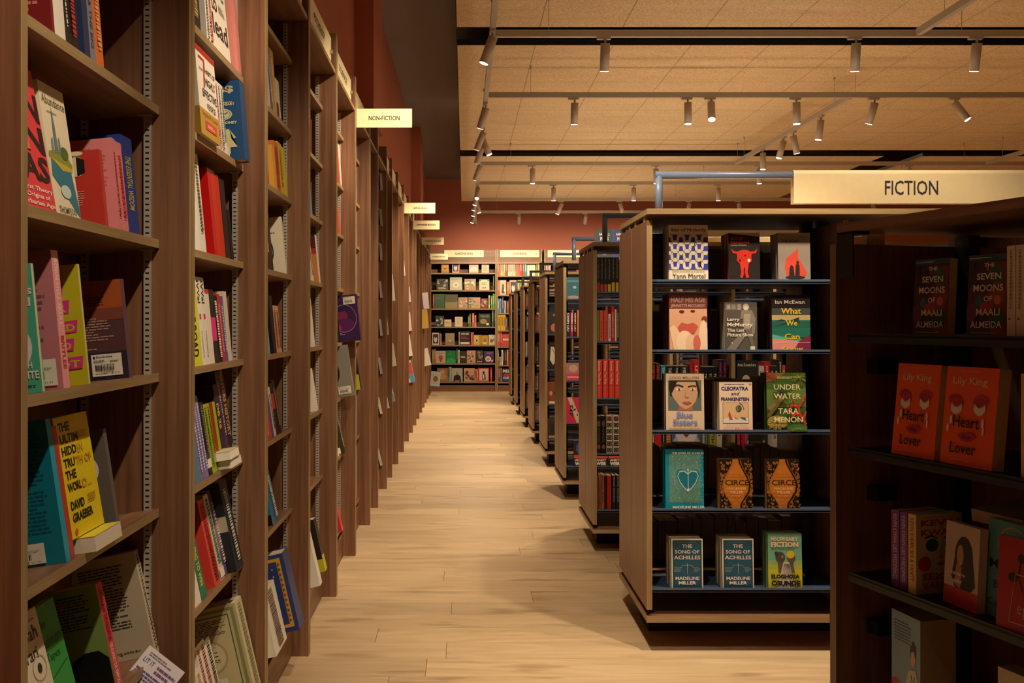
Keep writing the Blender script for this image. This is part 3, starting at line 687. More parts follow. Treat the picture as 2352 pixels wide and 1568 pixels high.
lrow(1, 4, [
 ('c', 30, 104, .212, '#4fb598', 'teal-green book with red sun and white lettering', dict(W=.125, tk=.010, F=[('e',.62,.36,.30,.20,'#e8e0e4'),('e',.60,.36,.26,.175,'#e0433c'),('t','Lessons',.30,.76,.98,.83,W1,.02),('t','Learned',.35,.67,.95,.74,W1,.02),('t','WITH',.66,.19,.90,.24,W1,.02),('t','WHITE',.62,.11,.98,.17,W1,.02),('b',.4,.03,.95,.09,3,'#2b2b2b')])),
 ('s', 146, 162, .240, '#d08c92', 'rose hardback with title down its pale spine', dict(spc='#efa0a0', bkc='#c47a82', S=sp('BORN HELL SKULL', '#f7e3e0', .06, .55, .45, .02)+sp('BRITLEE','#c03440',.62,.86,.45,.02), B=[('b',.3,.35,.9,.75,9,'#8a4a52')], stick=(.45,.03,.95,.22), W=.165)),
 ('c', 150, 208, .222, '#c3bc22', 'yellow-green paperback with pink lettered boxes', dict(W=.150, tk=.009, F=[('b',.2,.88,.8,.94,2,'#9a7d1c')] + sum([[('p',[(a,b_),(c-.02,b_+.02),(c,b_+h),(a+.02,b_+h-.02)],'#d8398a'),('t',t_,a+.04,b_+.03,c-.04,b_+h-.03,'#c3bc22',.03)] for t_,a,b_,c,h in (('I',.55,.72,.80,.14),('NEVER',.2,.58,.86,.13),('WANTED',.2,.42,.94,.12),('THIS TO',.2,.27,.88,.12),('BE HOT',.2,.12,.97,.12))],[]) + [('b',.4,.04,.85,.08,1,'#d8398a')])),
 ('s', 297, 305, .204, '#5a3a3c', 'brown and purple book, text on its back', dict(spc='#6b4b5c', W=.142, B=[('r',0,.72,1,1,'#a8532a'),('r',0,.60,1,.72,'#7f4436'),('r',0,0,1,.28,'#30263a'),('b',.08,.75,.75,.88,5,'#5b2a1c'),('b',.1,.40,.85,.64,9,'#b58a7c'),('b',.1,.31,.6,.33,1,'#c9a59a')], stick=(.48,.04,.92,.26))),
])
lrow(1, 5, [
 ('s', 152, 163, .250, '#0b7f96', 'teal hardback, its back cover with price sticker', dict(spc='#1fa5c4', B=[('b',.25,.22,.9,.95,26,'#0a5a6c')], stick=(.15,.02,.78,.16), W=.150)),
 ('s', 163, 173, .235, '#c4432c', 'thin orange-red book'),
 ('f', 172, 245, .218, '#f2da1f', 'yellow book with black block capitals', dict(lift=.030, lean=1, tk=.02, F=[('t',t_,.10,v,u,v+.075,c_,.03) for t_,u,v,c_ in (('THE',.42,.875,'#211d15'),('ULTIM',.62,.775,'#211d15'),('HIDD',.52,.675,'#211d15'),('TRU',.42,.575,'#211d15'),('THE',.40,.475,'#211d15'),('WORL',.50,.375,'#211d15'),('DAVID',.50,.225,'#211d15'),('GRAEBER',.70,.125,'#211d15'))] + [('t','ATE',.63,.775,.88,.85,'#e3b92a',.02),('t','EN',.54,.675,.70,.75,'#dfc02a',.02),('t','TH OF',.44,.575,.90,.65,'#d9a22a',.02),('t','D...',.52,.375,.80,.45,'#d9b42a',.02),('e',.14,.05,.04,.028,'#e06a2a'),('b',.6,.24,.85,.32,4,'#b89a25')])),
 ('s', 270, 277, .205, '#6d675f', 'grey book with round white seal', dict(ins=.012, W=.12, B=[('e',.62,.62,.22,.14,W1),('b',.48,.58,.76,.66,3,'#6d675f'),('t','ran',.5,.84,.75,.88,W1),('t','ons',.3,.36,.65,.40,W1,.01),('b',.2,.15,.7,.22,2,'#b5564e')])),
 ('lay', 223, 282, .2, '#e8d94a', 'book lying flat, page edges outward', dict(ins=-.022, D=.12, tk=.028, pages='#e6dccb')),
])
lrow(1, 6, [
 ('f', 40, 158, .245, '#f1e6cb', 'cream book with pigeon, cut by photo edge', dict(lean=2, tk=.03, F=[('b',.5,.93,.95,.95,1,'#c65a4a'),('t','Yuval Noah',.05,.80,.92,.90,'#26221f',.01),('t','Harari',.45,.67,.85,.76,'#26221f',.01),('o',.82,.60,.13,.09,.1,'#b9ab90'),('e',.82,.60,.04,.035,'#33302c'),('p',[(.38,.16),(.62,.28),(.62,.42),(.66,.46),(.70,.44),(.68,.30),(.60,.20),(.45,.12)],'#5a4744'),('e',.64,.46,.05,.03,'#5a4744'),('p',[(.38,.16),(.45,.12),(.30,.04),(.26,.06)],'#3d3130'),('b',.75,.38,.95,.46,3,'#8a5a50'),('t','NEXUS',.55,.03,.98,.12,'#c23a2c',.03)])),
 ('f', 150, 196, .235, '#36a84c', 'bright green book with dark title', dict(ins=.02, lean=3, tk=.02, F=[('t','The',.08,.82,.40,.89,'#1d4a2a',.0),('t','Mushroom',.02,.68,.90,.77,'#1d4a2a',.0),('t','Tapes',.10,.56,.70,.64,'#1d4a2a',.0),('l',[(.1,.45),(.95,.52)],.006,'#1d4a2a'),('b',.1,.18,.7,.34,3,'#1d4a2a')])),
 ('s', 270, 283, .215, '#83a458', 'green paperback with black arch and red spine', dict(spc='#e04050', W=.135, S=sp('THE HOUR OF THE PREDATOR', '#7c1a25', .05, .55, .5, .02)+sp('GIULIANO DA EMPOLI', W1, .57, .95, .45, .02), B=[('b',.1,.62,.85,.95,12,'#30402a'),('b',.12,.84,.7,.90,2,'#a3402c'),('p',[(.15,0),(.98,0),(.98,.32),(.85,.40),(.65,.40),(.45,.34),(.28,.22)],'#10150f')], stick=(.05,.03,.30,.2))),
 ('s', 357, 366, .232, '#cfc2a8', 'large beige book, printed back cover', dict(ins=.004, tk=.02, W=.168, B=[('b',.22,.30,.80,.92,22,'#4c443a'),('t','ublishing.com.au',.32,.05,.82,.09,'#2e2a25',.01)], S=small('#6e6252', .05, .95, .3))),
])
# second left bookcase (k=2)
lrow(2, 1, [
 ('s', 440, 462, .22, '#22201e', 'black book', dict(S=small('#b59a52'))),
 ('s', 462, 476, .215, '#8e8c86', 'grey book'),
 ('s', 476, 483, .225, W1, 'white book', dict(S=small('#4a4640', .05, .9, .4))),
 ('s', 483, 491, .225, W1, 'white book with red lettering', dict(S=small('#c43a3a', .05, .95, .5))),
 ('f', 492, 531, .250, '#f1e6d2', 'white face-out book with large green and black title', dict(ins=.004, lean=2, tk=.022, spc='#f1e6d2', F=[('t','dare',.06,.68,.90,.88,'#2f6b58',.02),('t','to',.08,.46,.42,.64,'#3a2c33',.02),('t','lead',.06,.18,.92,.42,'#3a2c33',.02),('b',.5,.5,.85,.6,5,'#6a625a')])),
 ('s', 533, 541, .26, '#e0938a', 'shrink-wrapped pink book', dict(rough=.2)),
 ('s', 541, 548, .26, '#d9857e', 'shrink-wrapped pink book', dict(rough=.2)),
 ('s', 548, 555, .26, '#e0938a', 'shrink-wrapped pink book', dict(rough=.2)),
])
lrow(2, 2, [
 ('f', 463, 506, .232, '#f3ead9', 'thick white and gold book with large red seven', dict(ins=-.012, lean=0, tk=.04, spc='#e9dfc9', F=[('r',0,0,1,.30,'#c39a3a'),('r',0,.93,1,1,'#b52c2c'),('r',.12,.86,.42,.89,'#b5302c'),('l',[(.40,.87),(.33,.56)],.06,'#b5302c'),('t','THE',.12,.73,.30,.76,'#3a2c26',.01),('t','HABITS OF',.42,.74,.95,.80,'#3a2c26',.01),('t','HIGHLY',.40,.60,.92,.69,'#3a2c26',.01),('t','EFFECTIVE',.22,.45,.96,.54,'#3a2c26',.01),('t','PEOPLE',.42,.33,.85,.40,'#3a2c26',.01),('t','Stephen R. Covey',.12,.21,.92,.27,'#8a2a20'),('r',.25,.08,.82,.18,'#d9503c'),('b',.35,.11,.75,.15,2,W1)], S=[('r',0,0,1,.30,'#b0862f'),('v','HIGHLY EFFECTIVE PEOPLE',.3,.35,.7,.95,'#3a2c26')])),
 ('s', 505, 511, .205, '#f0ddd0', 'thin pink-white paperback', dict(S=small('#b03a3a', .05, .95, .4))),
 ('s', 511, 517, .205, '#efe6d4', 'thin white paperback', dict(S=small('#4a4a42', .05, .95, .4))),
 ('s', 517, 523, .205, '#f0ddd0', 'thin white paperback', dict(S=small('#2f7a48', .2, .95, .4))),
 ('s', 563, 574, .235, '#1d4f80', 'blue hardback with clock and coat figure', dict(ins=-.03, W=.155, hard=True, B=[('p',[(.25,.93),(.5,.97),(.62,.9),(.55,.82),(.50,.74),(.44,.74),(.42,.84),(.3,.88)],'#c7b98c'),('t','$$',.55,.84,.88,.94,'#c7b98c',.04),('b',.38,.725,.85,.75,1,'#c7b98c'),('t','BEATING HEART',.34,.69,.88,.72,'#e0d8c0',.03),('e',.62,.58,.20,.075,'#d9cf9e'),('o',.62,.58,.17,.062,.06,'#1d4f80'),('l',[(.52,.60),(.62,.57),(.74,.60)],.012,'#1d4f80'),('t','TIME IS MONEY',.34,.455,.90,.49,'#e6dec4',.03),('e',.62,.415,.05,.022,'#d9cf9e'),('p',[(.5,.39),(.74,.39),(.86,.28),(.78,.26),(.74,.32),(.88,.16),(.38,.16),(.5,.30),(.46,.26),(.38,.28)],'#d9cf9e'),('l',[(.62,.39),(.62,.30)],.03,'#1d4f80'),('r',.50,.08,.58,.16,'#d9cf9e'),('r',.66,.08,.74,.16,'#d9cf9e')], stick=(.15,.02,.72,.17))),
])
lrow(2, 3, [
 ('s', 440, 462, .18, '#efe9dc', 'white paperback', dict(W=.13, B=[('b',.1,.1,.8,.4,5,'#9a9080')])),
 ('s', 462, 475, .265, '#e4ddd0', 'tall white book', dict(S=small('#5a544c', .2, .9, .35))),
 ('s', 494, 501, .245, '#d5171c', 'glossy red book', dict(rough=.18, W=.165)),
 ('s', 501, 510, .245, '#e23a20', 'glossy orange-red book', dict(rough=.18)),
 ('s', 510, 519, .24, '#dd3320', 'glossy orange-red book', dict(rough=.18)),
 ('s', 520, 531, .235, '#2b2526', 'black book'),
 ('s', 532, 538, .15, '#1b1a1a', 'short black book'),
])
lrow(2, 4, [
 ('s', 440, 466, .235, '#b9bd2c', 'yellow-green book with black lettering', dict(spc='#d8d83a', S=sp('BEST OF ROAD', '#23221e', .05, .9, .5, .03))),
 ('s', 466, 475, .235, '#ece4d4', 'white book with black title and red drawing', dict(S=sp('IVVal', '#23221e', .04, .3, .6, .02)+[('r',.3,.52,.7,.58,'#d8404a')]+sp('Interesting', '#77706a', .62, .92, .3))),
 ('s', 475, 485, .235, '#e7dfcd', 'white book with black title and red drawing', dict(S=sp('IVVal', '#23221e', .04, .3, .6, .02)+[('r',.3,.52,.7,.58,'#d8404a')]+sp('Interesting', '#77706a', .62, .92, .3))),
 ('s', 485, 494, .205, '#ead9c8', 'pale book with red top', dict(S=[('r',0,.94,1,1,'#d0303a')])),
 ('s', 494, 504, .205, '#2b2726', 'black book with magenta band', dict(S=[('r',0,.30,1,.62,'#e8348c')])),
 ('s', 504, 512, .19, '#1f1c22', 'black book with white lettering', dict(S=small(W1, .08, .92, .5))),
 ('s', 512, 518, .195, '#cf2a3a', 'red book', dict(S=small('#f0b0a8'))),
 ('s', 518, 525, .19, '#6d5a86', 'purple-grey book', dict(S=small('#d8cfe0'))),
 ('s', 525, 534, .205, '#d5cdc0', 'grey-white book'),
])
PUR = '#7e76a8'
lrow(2, 5, [
 ('s', 440, 462, .20, '#57829a', 'blue-green book with pink disc', dict(B=[('e',.4,.5,.3,.2,'#c9707a')])),
 ('s', 462, 468, .22, PUR, 'purple paperback', dict(S=small('#e0d8f0', .1, .9, .4))),
 ('s', 468, 474, .22, PUR, 'purple paperback', dict(S=small('#e0d8f0', .1, .9, .4))),
 ('s', 474, 480, .22, '#8a7fb0', 'purple paperback', dict(S=small('#e0d8f0', .1, .9, .4))),
 ('s', 481, 489, .20, '#23201f', 'black book with white sticker at its foot', dict(S=[('r',0,.1,1,.22,W1)]+small('#8a8278', .3, .95, .4))),
 ('s', 489, 496, .19, '#a3b428', 'lime book', dict(S=small('#3c4512', .1, .95, .4))),
 ('s', 496, 502, .19, '#a3b428', 'lime book', dict(S=small('#3c4512', .1, .95, .4))),
 ('s', 509, 515, .19, '#b04a20', 'rust-orange book with lime spine', dict(spc='#a9b52c')),
 ('lay', 533, 556, .2, '#8f8368', 'lower book of a flat pair, page edges outward', dict(ins=-.03, D=.15, tk=.024, pages='#f0e8d8')),
 ('lay', 533, 554, .2, '#cfc4a0', 'upper book of a flat pair, page edges outward', dict(ins=-.034, D=.15, tk=.024, lift=.026, pages='#f4ecdc')),
 ('s', 516, 524, .185, '#3a2c3c', 'dark manga volume with yellow letters, on the flat pair', dict(lift=.052, W=.13, B=[('r',.2,.3,.9,.7,'#c7a03a')], S=sp('DB 26', '#e3c33c', .3, .7, .6, .03))),
 ('s', 524, 531, .22, '#4b3c5c', 'purple manga volume, on the flat pair', dict(lift=.052, W=.13, S=small('#c9a0c0'))),
 ('s', 531, 542, .24, '#2c2530', 'tall black volume with gold title, on the flat pair', dict(lift=.052, S=sp('FIGHTERS HISTORY', '#d8a84c', .05, .9, .55, .03))),
])
lrow(2, 6, [
 ('s', 436, 455, .17, '#efe8dc', 'white paperback'),
 ('s', 455, 463, .20, '#f0e8da', 'white paperback with bent pages'),
 ('s', 464, 476, .235, '#1e7d63', 'teal-green book with yellow lettering', dict(S=sp('GROWING TO WIN', '#d9c840', .2, .85, .55, .03))),
 ('s', 494, 507, .24, '#dd4138', 'red book dotted in black', dict(spc='#e0554c', W=.150, S=small('#8a1a1a', .05, .95, .5), B=[('b',.1,.55,.85,.92,12,'#3a1c1a'),('b',.2,.25,.8,.5,9,W1),('b',.2,.08,.85,.18,3,'#3a1c1a')])),
 ('s', 507, 516, .245, '#ded6c2', 'white book with green lettering and sticker', dict(S=small('#2f8a5a', .2, .95, .5)+[('r',0,.03,1,.14,'#f4efe4')])),
 ('s', 516, 526, .25, '#6b5a76', 'purple photo-covered book', dict(B=[('e',.5,.5,.3,.2,'#b08a8a')], S=[('r',0,.3,1,.6,'#a07a86')]+small('#efe0e8'))),
 ('s', 526, 533, .25, '#5b4c62', 'purple photo-covered book', dict(S=[('r',0,.3,1,.6,'#8a6a76')]+small('#efe0e8'))),
 ('s', 533, 537, .15, '#cfc33a', 'short yellow book'),
 ('s', 545, 560, .265, '#1a2028', 'large black book with grey band', dict(ins=-.02, W=.165, spc='#22303e', S=small('#d8d0c0', .1, .9, .35), B=[('r',0,.45,1,.62,'#b0a890'),('b',.1,.84,.5,.87,1,'#b0a890')], stick=(.2,.03,.6,.16))),
])
lrow(2, 7, [
 ('s', 440, 470, .20, '#b59248', 'gold-brown book'),
 ('s', 470, 484, .19, '#cfc6b4', 'grey-white book', dict(S=small('#5a5040'))),
 ('s', 484, 493, .19, W1, 'white book with gold and black lettering', dict(S=small('#b08a3a', .05, .95, .5))),
 ('s', 493, 501, .245, W1, 'white book with red lettering', dict(S=small('#a03434', .05, .95, .5))),
 ('s', 501, 511, .245, '#f2ecdf', 'white book with red lettering', dict(S=small('#a03434', .05, .95, .5))),
 ('s', 511, 521, .235, W1, 'white book with black lettering', dict(S=small('#2a2622', .05, .95, .5))),
 ('s', 590, 603, .292, '#c3bb8e', 'large cream book with green ornamental border', dict(ins=-.06, W=.205, spc='#dcd6b0', S=small('#8a8a5a', .04, .96, .4), B=[('r',.04,.03,.96,.97,'#8d9160'),('r',.09,.06,.91,.94,'#c3bb8e'),('r',.13,.09,.87,.91,'#2f5a34'),('r',.145,.1,.855,.9,'#cdc296'),('b',.2,.72,.8,.88,10,'#4a4634'),('e',.5,.5,.20,.14,'#d9cfa4'),('o',.5,.5,.24,.17,.1,'#b5a476'),('b',.38,.44,.62,.56,6,'#4a4634')], stick=(.3,.13,.66,.27))),
])
# third left bookcase (k=3)
lrow(3, 1, [
 ('s', 600, 622, .245, '#e0b8a4', 'pale pink book', dict()),
 ('s', 622, 628, .24, '#3c5f96', 'blue book', dict(S=small('#c0cfe8'))),
 ('s', 628, 637, .24, '#cf9a32', 'golden-yellow book', dict(S=small('#f0e0a0'))),
 ('s', 637, 642, .15, '#e2dccb', 'short white book', dict(S=[('r',0,0,1,.4,'#4a2a5a')])),
 ('s', 642, 646, .15, '#e8e0d0', 'short white book'),
])
lrow(3, 2, [
 ('s', 611, 619, .175, '#c94a2c', 'red-orange book'),
 ('s', 631, 637, .165, '#e2a83c', 'golden paperback', dict(W=.12)),
 ('s', 637, 646, .19, '#d6763a', 'orange book with red dots', dict(S=small('#b03030', .1, .9, .6))),
 ('s', 646, 655, .20, '#d3c434', 'yellow-green book', dict(S=small('#c06a2a'))),
 ('s', 655, 662, .195, '#d8d03a', 'bright yellow book', dict()),
])
lrow(3, 3, [
 ('s', 600, 622, .16, '#d8c478', 'cream and black book', dict(S=[('r',0,0,1,.4,'#23201c')])),
 ('s', 622, 629, .21, '#1d1a18', 'thin black book'),
 ('c', 628, 660, .225, '#ece0c6', 'cream book with black brush circle', dict(W=.135, tk=.02, F=[('o',.48,.42,.22,.24,.16,'#1e1b18'),('t','ZEN',.4,.80,.62,.84,'#3a342c'),('b',.25,.72,.8,.76,1,'#6a6050'),('e',.46,.46,.03,.02,'#b03a2c'),('r',.4,.05,.62,.08,'#c24a38')])),
])
lrow(3, 4, [
 ('s', 600, 621, .13, '#7fb8c8', 'light blue book'),
 ('s', 629, 636, .21, '#1e1b1a', 'black book with pale sticker', dict(W=.135, B=[('b',.2,.35,.5,.85,12,'#a89c88')], stick=(.25,.03,.55,.18))),
 ('s', 636, 642, .175, '#e9a88a', 'salmon book', dict(S=small('#6a3a2c', .1, .9, .5))),
 ('s', 642, 648, .175, '#e6b596', 'salmon book', dict(S=small('#6a3a2c', .1, .9, .5))),
])
lrow(3, 5, [
 ('s', 600, 625, .13, '#d4484a', 'red patterned book', dict(S=small('#f0c8c0'))),
 ('s', 625, 630, .17, '#5a5486', 'indigo book'),
 ('s', 630, 635, .18, '#e5ddcb', 'white book', dict(S=small('#3a3a60'))),
 ('s', 635, 641, .19, '#211f1f', 'black book with red middle', dict(S=[('r',0,.5,1,.8,'#c63a38')])),
 ('s', 641, 647, .20, '#1a1918', 'black book', dict(S=small('#a09888'))),
])
lrow(3, 6, [
 ('s', 600, 617, .12, '#6a5878', 'grey-purple book'),
 ('s', 627, 633, .19, '#1583b0', 'bright blue book', dict(rough=.2, W=.13, B=[('r',0,0,1,.2,'#151515')])),
 ('s', 633, 641, .19, '#1a6f96', 'blue book with white lettering', dict(rough=.2, S=small('#dfe8ea', .1, .9, .5))),
])
lrow(3, 7, [
 ('s', 602, 636, .11, '#b8b62a', 'small yellow-green book', dict(ins=-.02, stick=(.1,.2,.5,.7), W=.13)),
 ('s', 636, 660, .215, '#ece6da', 'white book with text on its back', dict(ins=-.05, W=.16, S=small('#5a3a3a', .05, .95, .4), B=[('b',.15,.35,.8,.85,9,'#5a5040'),('t','thing',.7,.9,.95,.94,'#3a3430')], stick=(.35,.03,.75,.12))),
 ('s', 690, 700, .285, '#2a4080', 'large blue book, yellow zigzag border and bird', dict(ins=-.085, W=.215, hard=True, B=[('r',.10,.06,.93,.95,'#d8a63c'),('r',.17,.10,.86,.91,'#2a4080'),('t','The',.30,.70,.52,.76,'#f0e8d8',.01),('t','Bible',.22,.60,.66,.68,'#f0e8d8',.01),('b',.2,.38,.6,.56,6,'#b8c0d8'),('e',.60,.19,.10,.045,'#e0762c'),('e',.51,.235,.045,.03,'#e8b53c'),('p',[(.66,.2),(.78,.14),(.74,.22)],'#a83c50'),('l',[(.58,.15),(.58,.11)],.008,'#a83c50'),('l',[(.63,.15),(.63,.11)],.008,'#a83c50')] + [('p',[(.875,.12+.066*i),(.915,.145+.066*i),(.875,.17+.066*i)],'#b02c3a' if i%2 else '#2f6a4a') for i in range(12)] + [('e',.25+.13*(i%5),.82-.11*(i//5)+.02*(i%2),.012,.009,'#e8dca0') for i in range(10)])),
])
# fourth to sixth left bookcases
lrow(4, 2, [('s', 706, 718, .20, '#4f93b0', 'light blue book', {})])
lrow(4, 3, [('s', 700, 721, .19, '#e6dac8', 'cream book', dict(S=small('#6a6050'))),
            ('s', 727, 737, .225, '#e2d9c4', 'brown-fronted book with cream spine', dict(ins=0, W=.14, B=[('r',0,0,1,.72,'#d98c4a'),('r',0,.72,1,1,'#5a2028'),('r',0,.6,1,.72,'#c23a2c')], stick=(.3,.02,.8,.16)))])
lrow(4, 4, [('s', 704, 724, .225, '#ece5d8', 'white paperback', dict(B=[('b',.3,.2,.8,.3,2,'#c9b070')]))])
lrow(4, 5, [('s', 706, 731, .20, '#f0eadc', 'white paperback with green word', dict(W=.14, B=[('t','kane',.25,.1,.7,.18,'#3f7a48',.01),('l',[(.1,.8),(.3,.5),(.25,.3)],.02,'#9ac0b0')]))])
lrow(4, 7, [('f', 697, 722, .02, '#ece6da', 'x', {})][:0] + [
 ('s', 700, 712, .12, '#d9532c', 'orange-red booklet', dict(ins=-.01)),
 ('s', 715, 741, .235, '#f1ebe0', 'white paperback with blue figure', dict(ins=-.07, W=.18, B=[('r',.5,.88,1,1,'#2a94c4'),('p',[(.45,.66),(.62,.72),(.70,.66),(.55,.62),(.62,.50),(.78,.52),(.60,.38),(.78,.30),(.62,.28),(.50,.36),(.46,.52)],'#2a4a9c'),('b',.3,.12,.8,.2,3,'#6a6458'),('b',.3,.75,.7,.83,3,'#b5ac9c')])),
 ('s', 743, 752, .24, '#1f1d1c', 'black book with yellow-green foot', dict(ins=-.055, W=.17, B=[('r',0,0,1,.24,'#b9bb2c')], spc='#1f1d1c', S=[('r',0,0,1,.3,'#c5c430')])),
])
lrow(5, 1, [('s', 768, 782, .24, '#d9502c', 'orange-red book', {}), ('s', 782, 786, .24, '#e4dccb', 'white book', {})])
lrow(5, 2, [('s', 768, 783, .16, '#dd5a3c', 'coral book', {})])
lrow(5, 4, [('s', 772, 779, .24, '#173f40', 'dark teal book', {}), ('s', 779, 785, .25, '#1d1a20', 'black book', {}),
            ('s', 824, 831, .258, '#3b1c4a', 'large purple nebula-patterned book', dict(ins=-.10, W=.20, B=[('e',.35,.55,.35,.2,'#7a2450'),('e',.6,.35,.3,.15,'#5a1c5c'),('e',.3,.3,.2,.12,'#a83a58'),('e',.5,.75,.3,.1,'#2a1448'),('o',.6,.5,.35,.3,.03,'#c090a0'),('b',.3,.15,.6,.2,2,'#d0a0b8')], stick=(.62,.80,.95,.96)))])
lrow(5, 5, [('s', 806, 816, .28, '#8b877c', 'large grey book with black disc', dict(ins=-.075, W=.21, B=[('e',.30,.50,.42,.34,'#161616')], stick=(.62,.05,.95,.2)))])
lrow(5, 6, [('s', 765, 780, .13, '#e6dfd0', 'white booklet', {}), ('s', 787, 794, .25, '#33301c', 'green and brown patterned book', dict(ins=-.02, W=.165, B=[('o',.4,.5,.3,.2,.3,'#6a8a3a'),('o',.6,.75,.2,.12,.3,'#88a048')], S=small('#e0d8b0'), stick=(.5,.02,.9,.15)))])
lrow(5, 7, [('s', 778, 789, .23, '#c22f50', 'raspberry-red book', dict(ins=-.02, W=.17, spc='#e0503c', stick=(.3,.05,.85,.2)))])
lrow(6, 5, [('s', 818, 831, .23, '#1c1b1a', 'black book with yellow-green foot', dict(ins=-.06, W=.2, B=[('r',0,0,1,.4,'#bcbf2e')]))])
# slim items on every shelf of the eighth bookcase, loose leaflets farther along
for row, (c1, c2) in enumerate((('#e6e0d0', '#d8d0c0'), ('#e6e0d0', '#d0c8ba'), ('#e6d6c8', '#ddd5c5'), ('#d9a0a0', '#e8c8c0'), ('#efe8dc', '#cfc8bc'), ('#d9cfc4', '#b8b4ac'), ('#d8a8a0', '#e6dccb'), ('#efe8dc', '#c8c0b0'))):
    lrow(8, row, [('s', 866, 874, .14, c1, 'small pale book', dict(parts=False)), ('s', 875, 879, .13, c2, 'small pale book', dict(parts=False))])
for k, row, pl, pr, H, c, look, B in [
 (9, 4, 889, 893, .20, '#e8dccb', 'cream booklet', ()), (9, 6, 889, 895, .19, '#ecdccb', 'cream booklet', ()),
 (10, 3, 903, 908, .24, '#f0eadc', 'white magazine', ()), (10, 5, 906, 911, .21, '#e9dcc2', 'cream magazine', ()), (10, 6, 901, 908, .25, '#e4ecf0', 'blue and white magazine', [('r',0,0,1,.3,'#8ab4cc')]),
 (12, 2, 926, 931, .30, '#f2eee2', 'white display book', ()), (13, 3, 938, 945, .22, '#e9dce0', 'white display book with purple foot', [('r',0,0,1,.2,'#6a4a80')]), (13, 4, 938, 946, .22, '#ecd4c8', 'red and white display book', [('r',.2,.2,.8,.6,'#c86a60')]),
 (13, 5, 938, 948, .26, '#efe9da', 'white display book with green disc', [('e',.4,.4,.2,.12,'#3a9a4a')]), (13, 6, 940, 954, .26, '#e4d8cc', 'display book in red, cream and blue', [('r',.5,.2,1,.9,'#d8583a'),('r',.7,0,1,.4,'#5aa8d0'),('e',.3,.2,.3,.2,'#d0643c')]),
 (17, 3, 978, 986, .25, '#e6e0ea', 'white and purple display book', [('r',.2,0,.5,1,'#5a3a90')]), (17, 4, 980, 985, .30, '#d9b85a', 'yellow display book', ()), (18, 6, 986, 991, .28, '#efe8da', 'white booklet', ())]:
    lrow(k, row, [('s', pl, pr, H, c, look, dict(ins=-.055, W=.17, B=list(B), parts=False))])
# leaflet in a clear stand near the far end and a handwritten card on the nearest bookcase
m = MB(); m.box(0, 0, 0, .17, .004, .26, paint('#b8ccd4', .1)); draw(m, [('r',.1,.15,.9,.85,'#c7b79a'),('e',.5,.5,.25,.2,'#7a6a58')], lambda u, v, e: (u*.17, -e, v*.26), .001, .001)
o = m.build('leaflet_stand', None); o.matrix_world = T(-.615, 17.70, .18) @ RY(6); tag(o, 'clear framed leaflet hanging off the far end of the left bookcases', 'leaflet')
m = MB(); m.box(0, 0, 0, .095, .0012, .07, paint('#efe9ea', .6))
draw(m, [('b',.12,.78,.8,.92,2,'#8a7a88'),('t','LIT IT',.08,.56,.36,.70,'#5a4a90',0),('b',.45,.45,.95,.74,2,'#8a5aa0'),('b',.06,.1,.95,.40,3,'#6a5a9a')], lambda u, v, e: (u*.095, -e, v*.07), .0006, .0003)
o = m.build('handwritten_card', None)
o.matrix_world = T(-.712, 2.10, .578) @ RY(38) @ RX(-25); tag(o, 'small white card with purple handwriting on the nearest bookcase, lowest visible shelf', 'card')
# ---------------------------------------------------------------- front island: face-out stacks
G1 = GY[0]
def tc(s, v0, v1, col, bold=.01, u0=.1, u1=.9, sh=0): return ('t', s, u0, v0, u1, v1, col, bold, sh)
def wavebands(n, v0, v1, col, wd, per, amp):
    r = []
    for j in range(n):
        vm = v0 + (v1 - v0)*(j + .5)/n
        pts = [(i/96, vm + amp*math.tanh(6*math.sin(2*math.pi*(i/96/per + .25)))) for i in range(97)]
        r.append(('l', pts, wd*2, col))
    return r
def walker(u, v, s, c): return [('e',u,v+s*.9,s*.18,s*.11,c),('p',[(u-.03*s*6,v+s*.8),(u+.03*s*6,v+s*.8),(u+.02*s*6,v+s*.35),(u-.02*s*6,v+s*.35)],c),('p',[(u-.02,v+s*.38),(u+.02,v+s*.38),(u-.05,v)],c),('p',[(u-.02,v+s*.38),(u+.02,v+s*.38),(u+.06,v)],c)]
def scatter(n, cols, u0, v0, u1, v1, r0, r1, seed, asp=.7):
    q = random.Random(seed); return [('e', q.uniform(u0,u1), q.uniform(v0,v1), q.uniform(r0,r1), q.uniform(r0,r1)*asp, q.choice(cols)) for _ in range(n)]
def spikes(cu, cv, R, n, col, seed=1, asp=.65, wd=.012):
    q = random.Random(seed); return [('l', [(cu, cv), (cu+R*q.uniform(.6,1)*math.cos(t), cv+R*asp*q.uniform(.6,1)*math.sin(t))], wd, col) for t in [2*math.pi*i/n for i in range(n)]]
CV = {}
CV['waves'] = ('#e6d9bf', [('r',0,.205,1,.83,'#3b3f96')] + wavebands(4, .205, .83, '#dfd2b4', .033, .31, .060) + [tc('Son of Nobody', .865, .945, '#2e2c33', .008, .05, .95), ('l',[(0,.205),(1,.205)],.006,'#3b3f96'), ('b',.08,.165,.95,.18,1,'#6a6458'), tc('Yann Martel', .05, .135, '#2e2c33', .0, .08, .92)] + walker(.80, .225, .13, '#1a1a1e') + walker(.66,.62,.06,'#3a3a60') + walker(.14,.75,.05,'#3a3a60') + walker(.33,.42,.05,'#3a3a60'), '#cfc2a6')
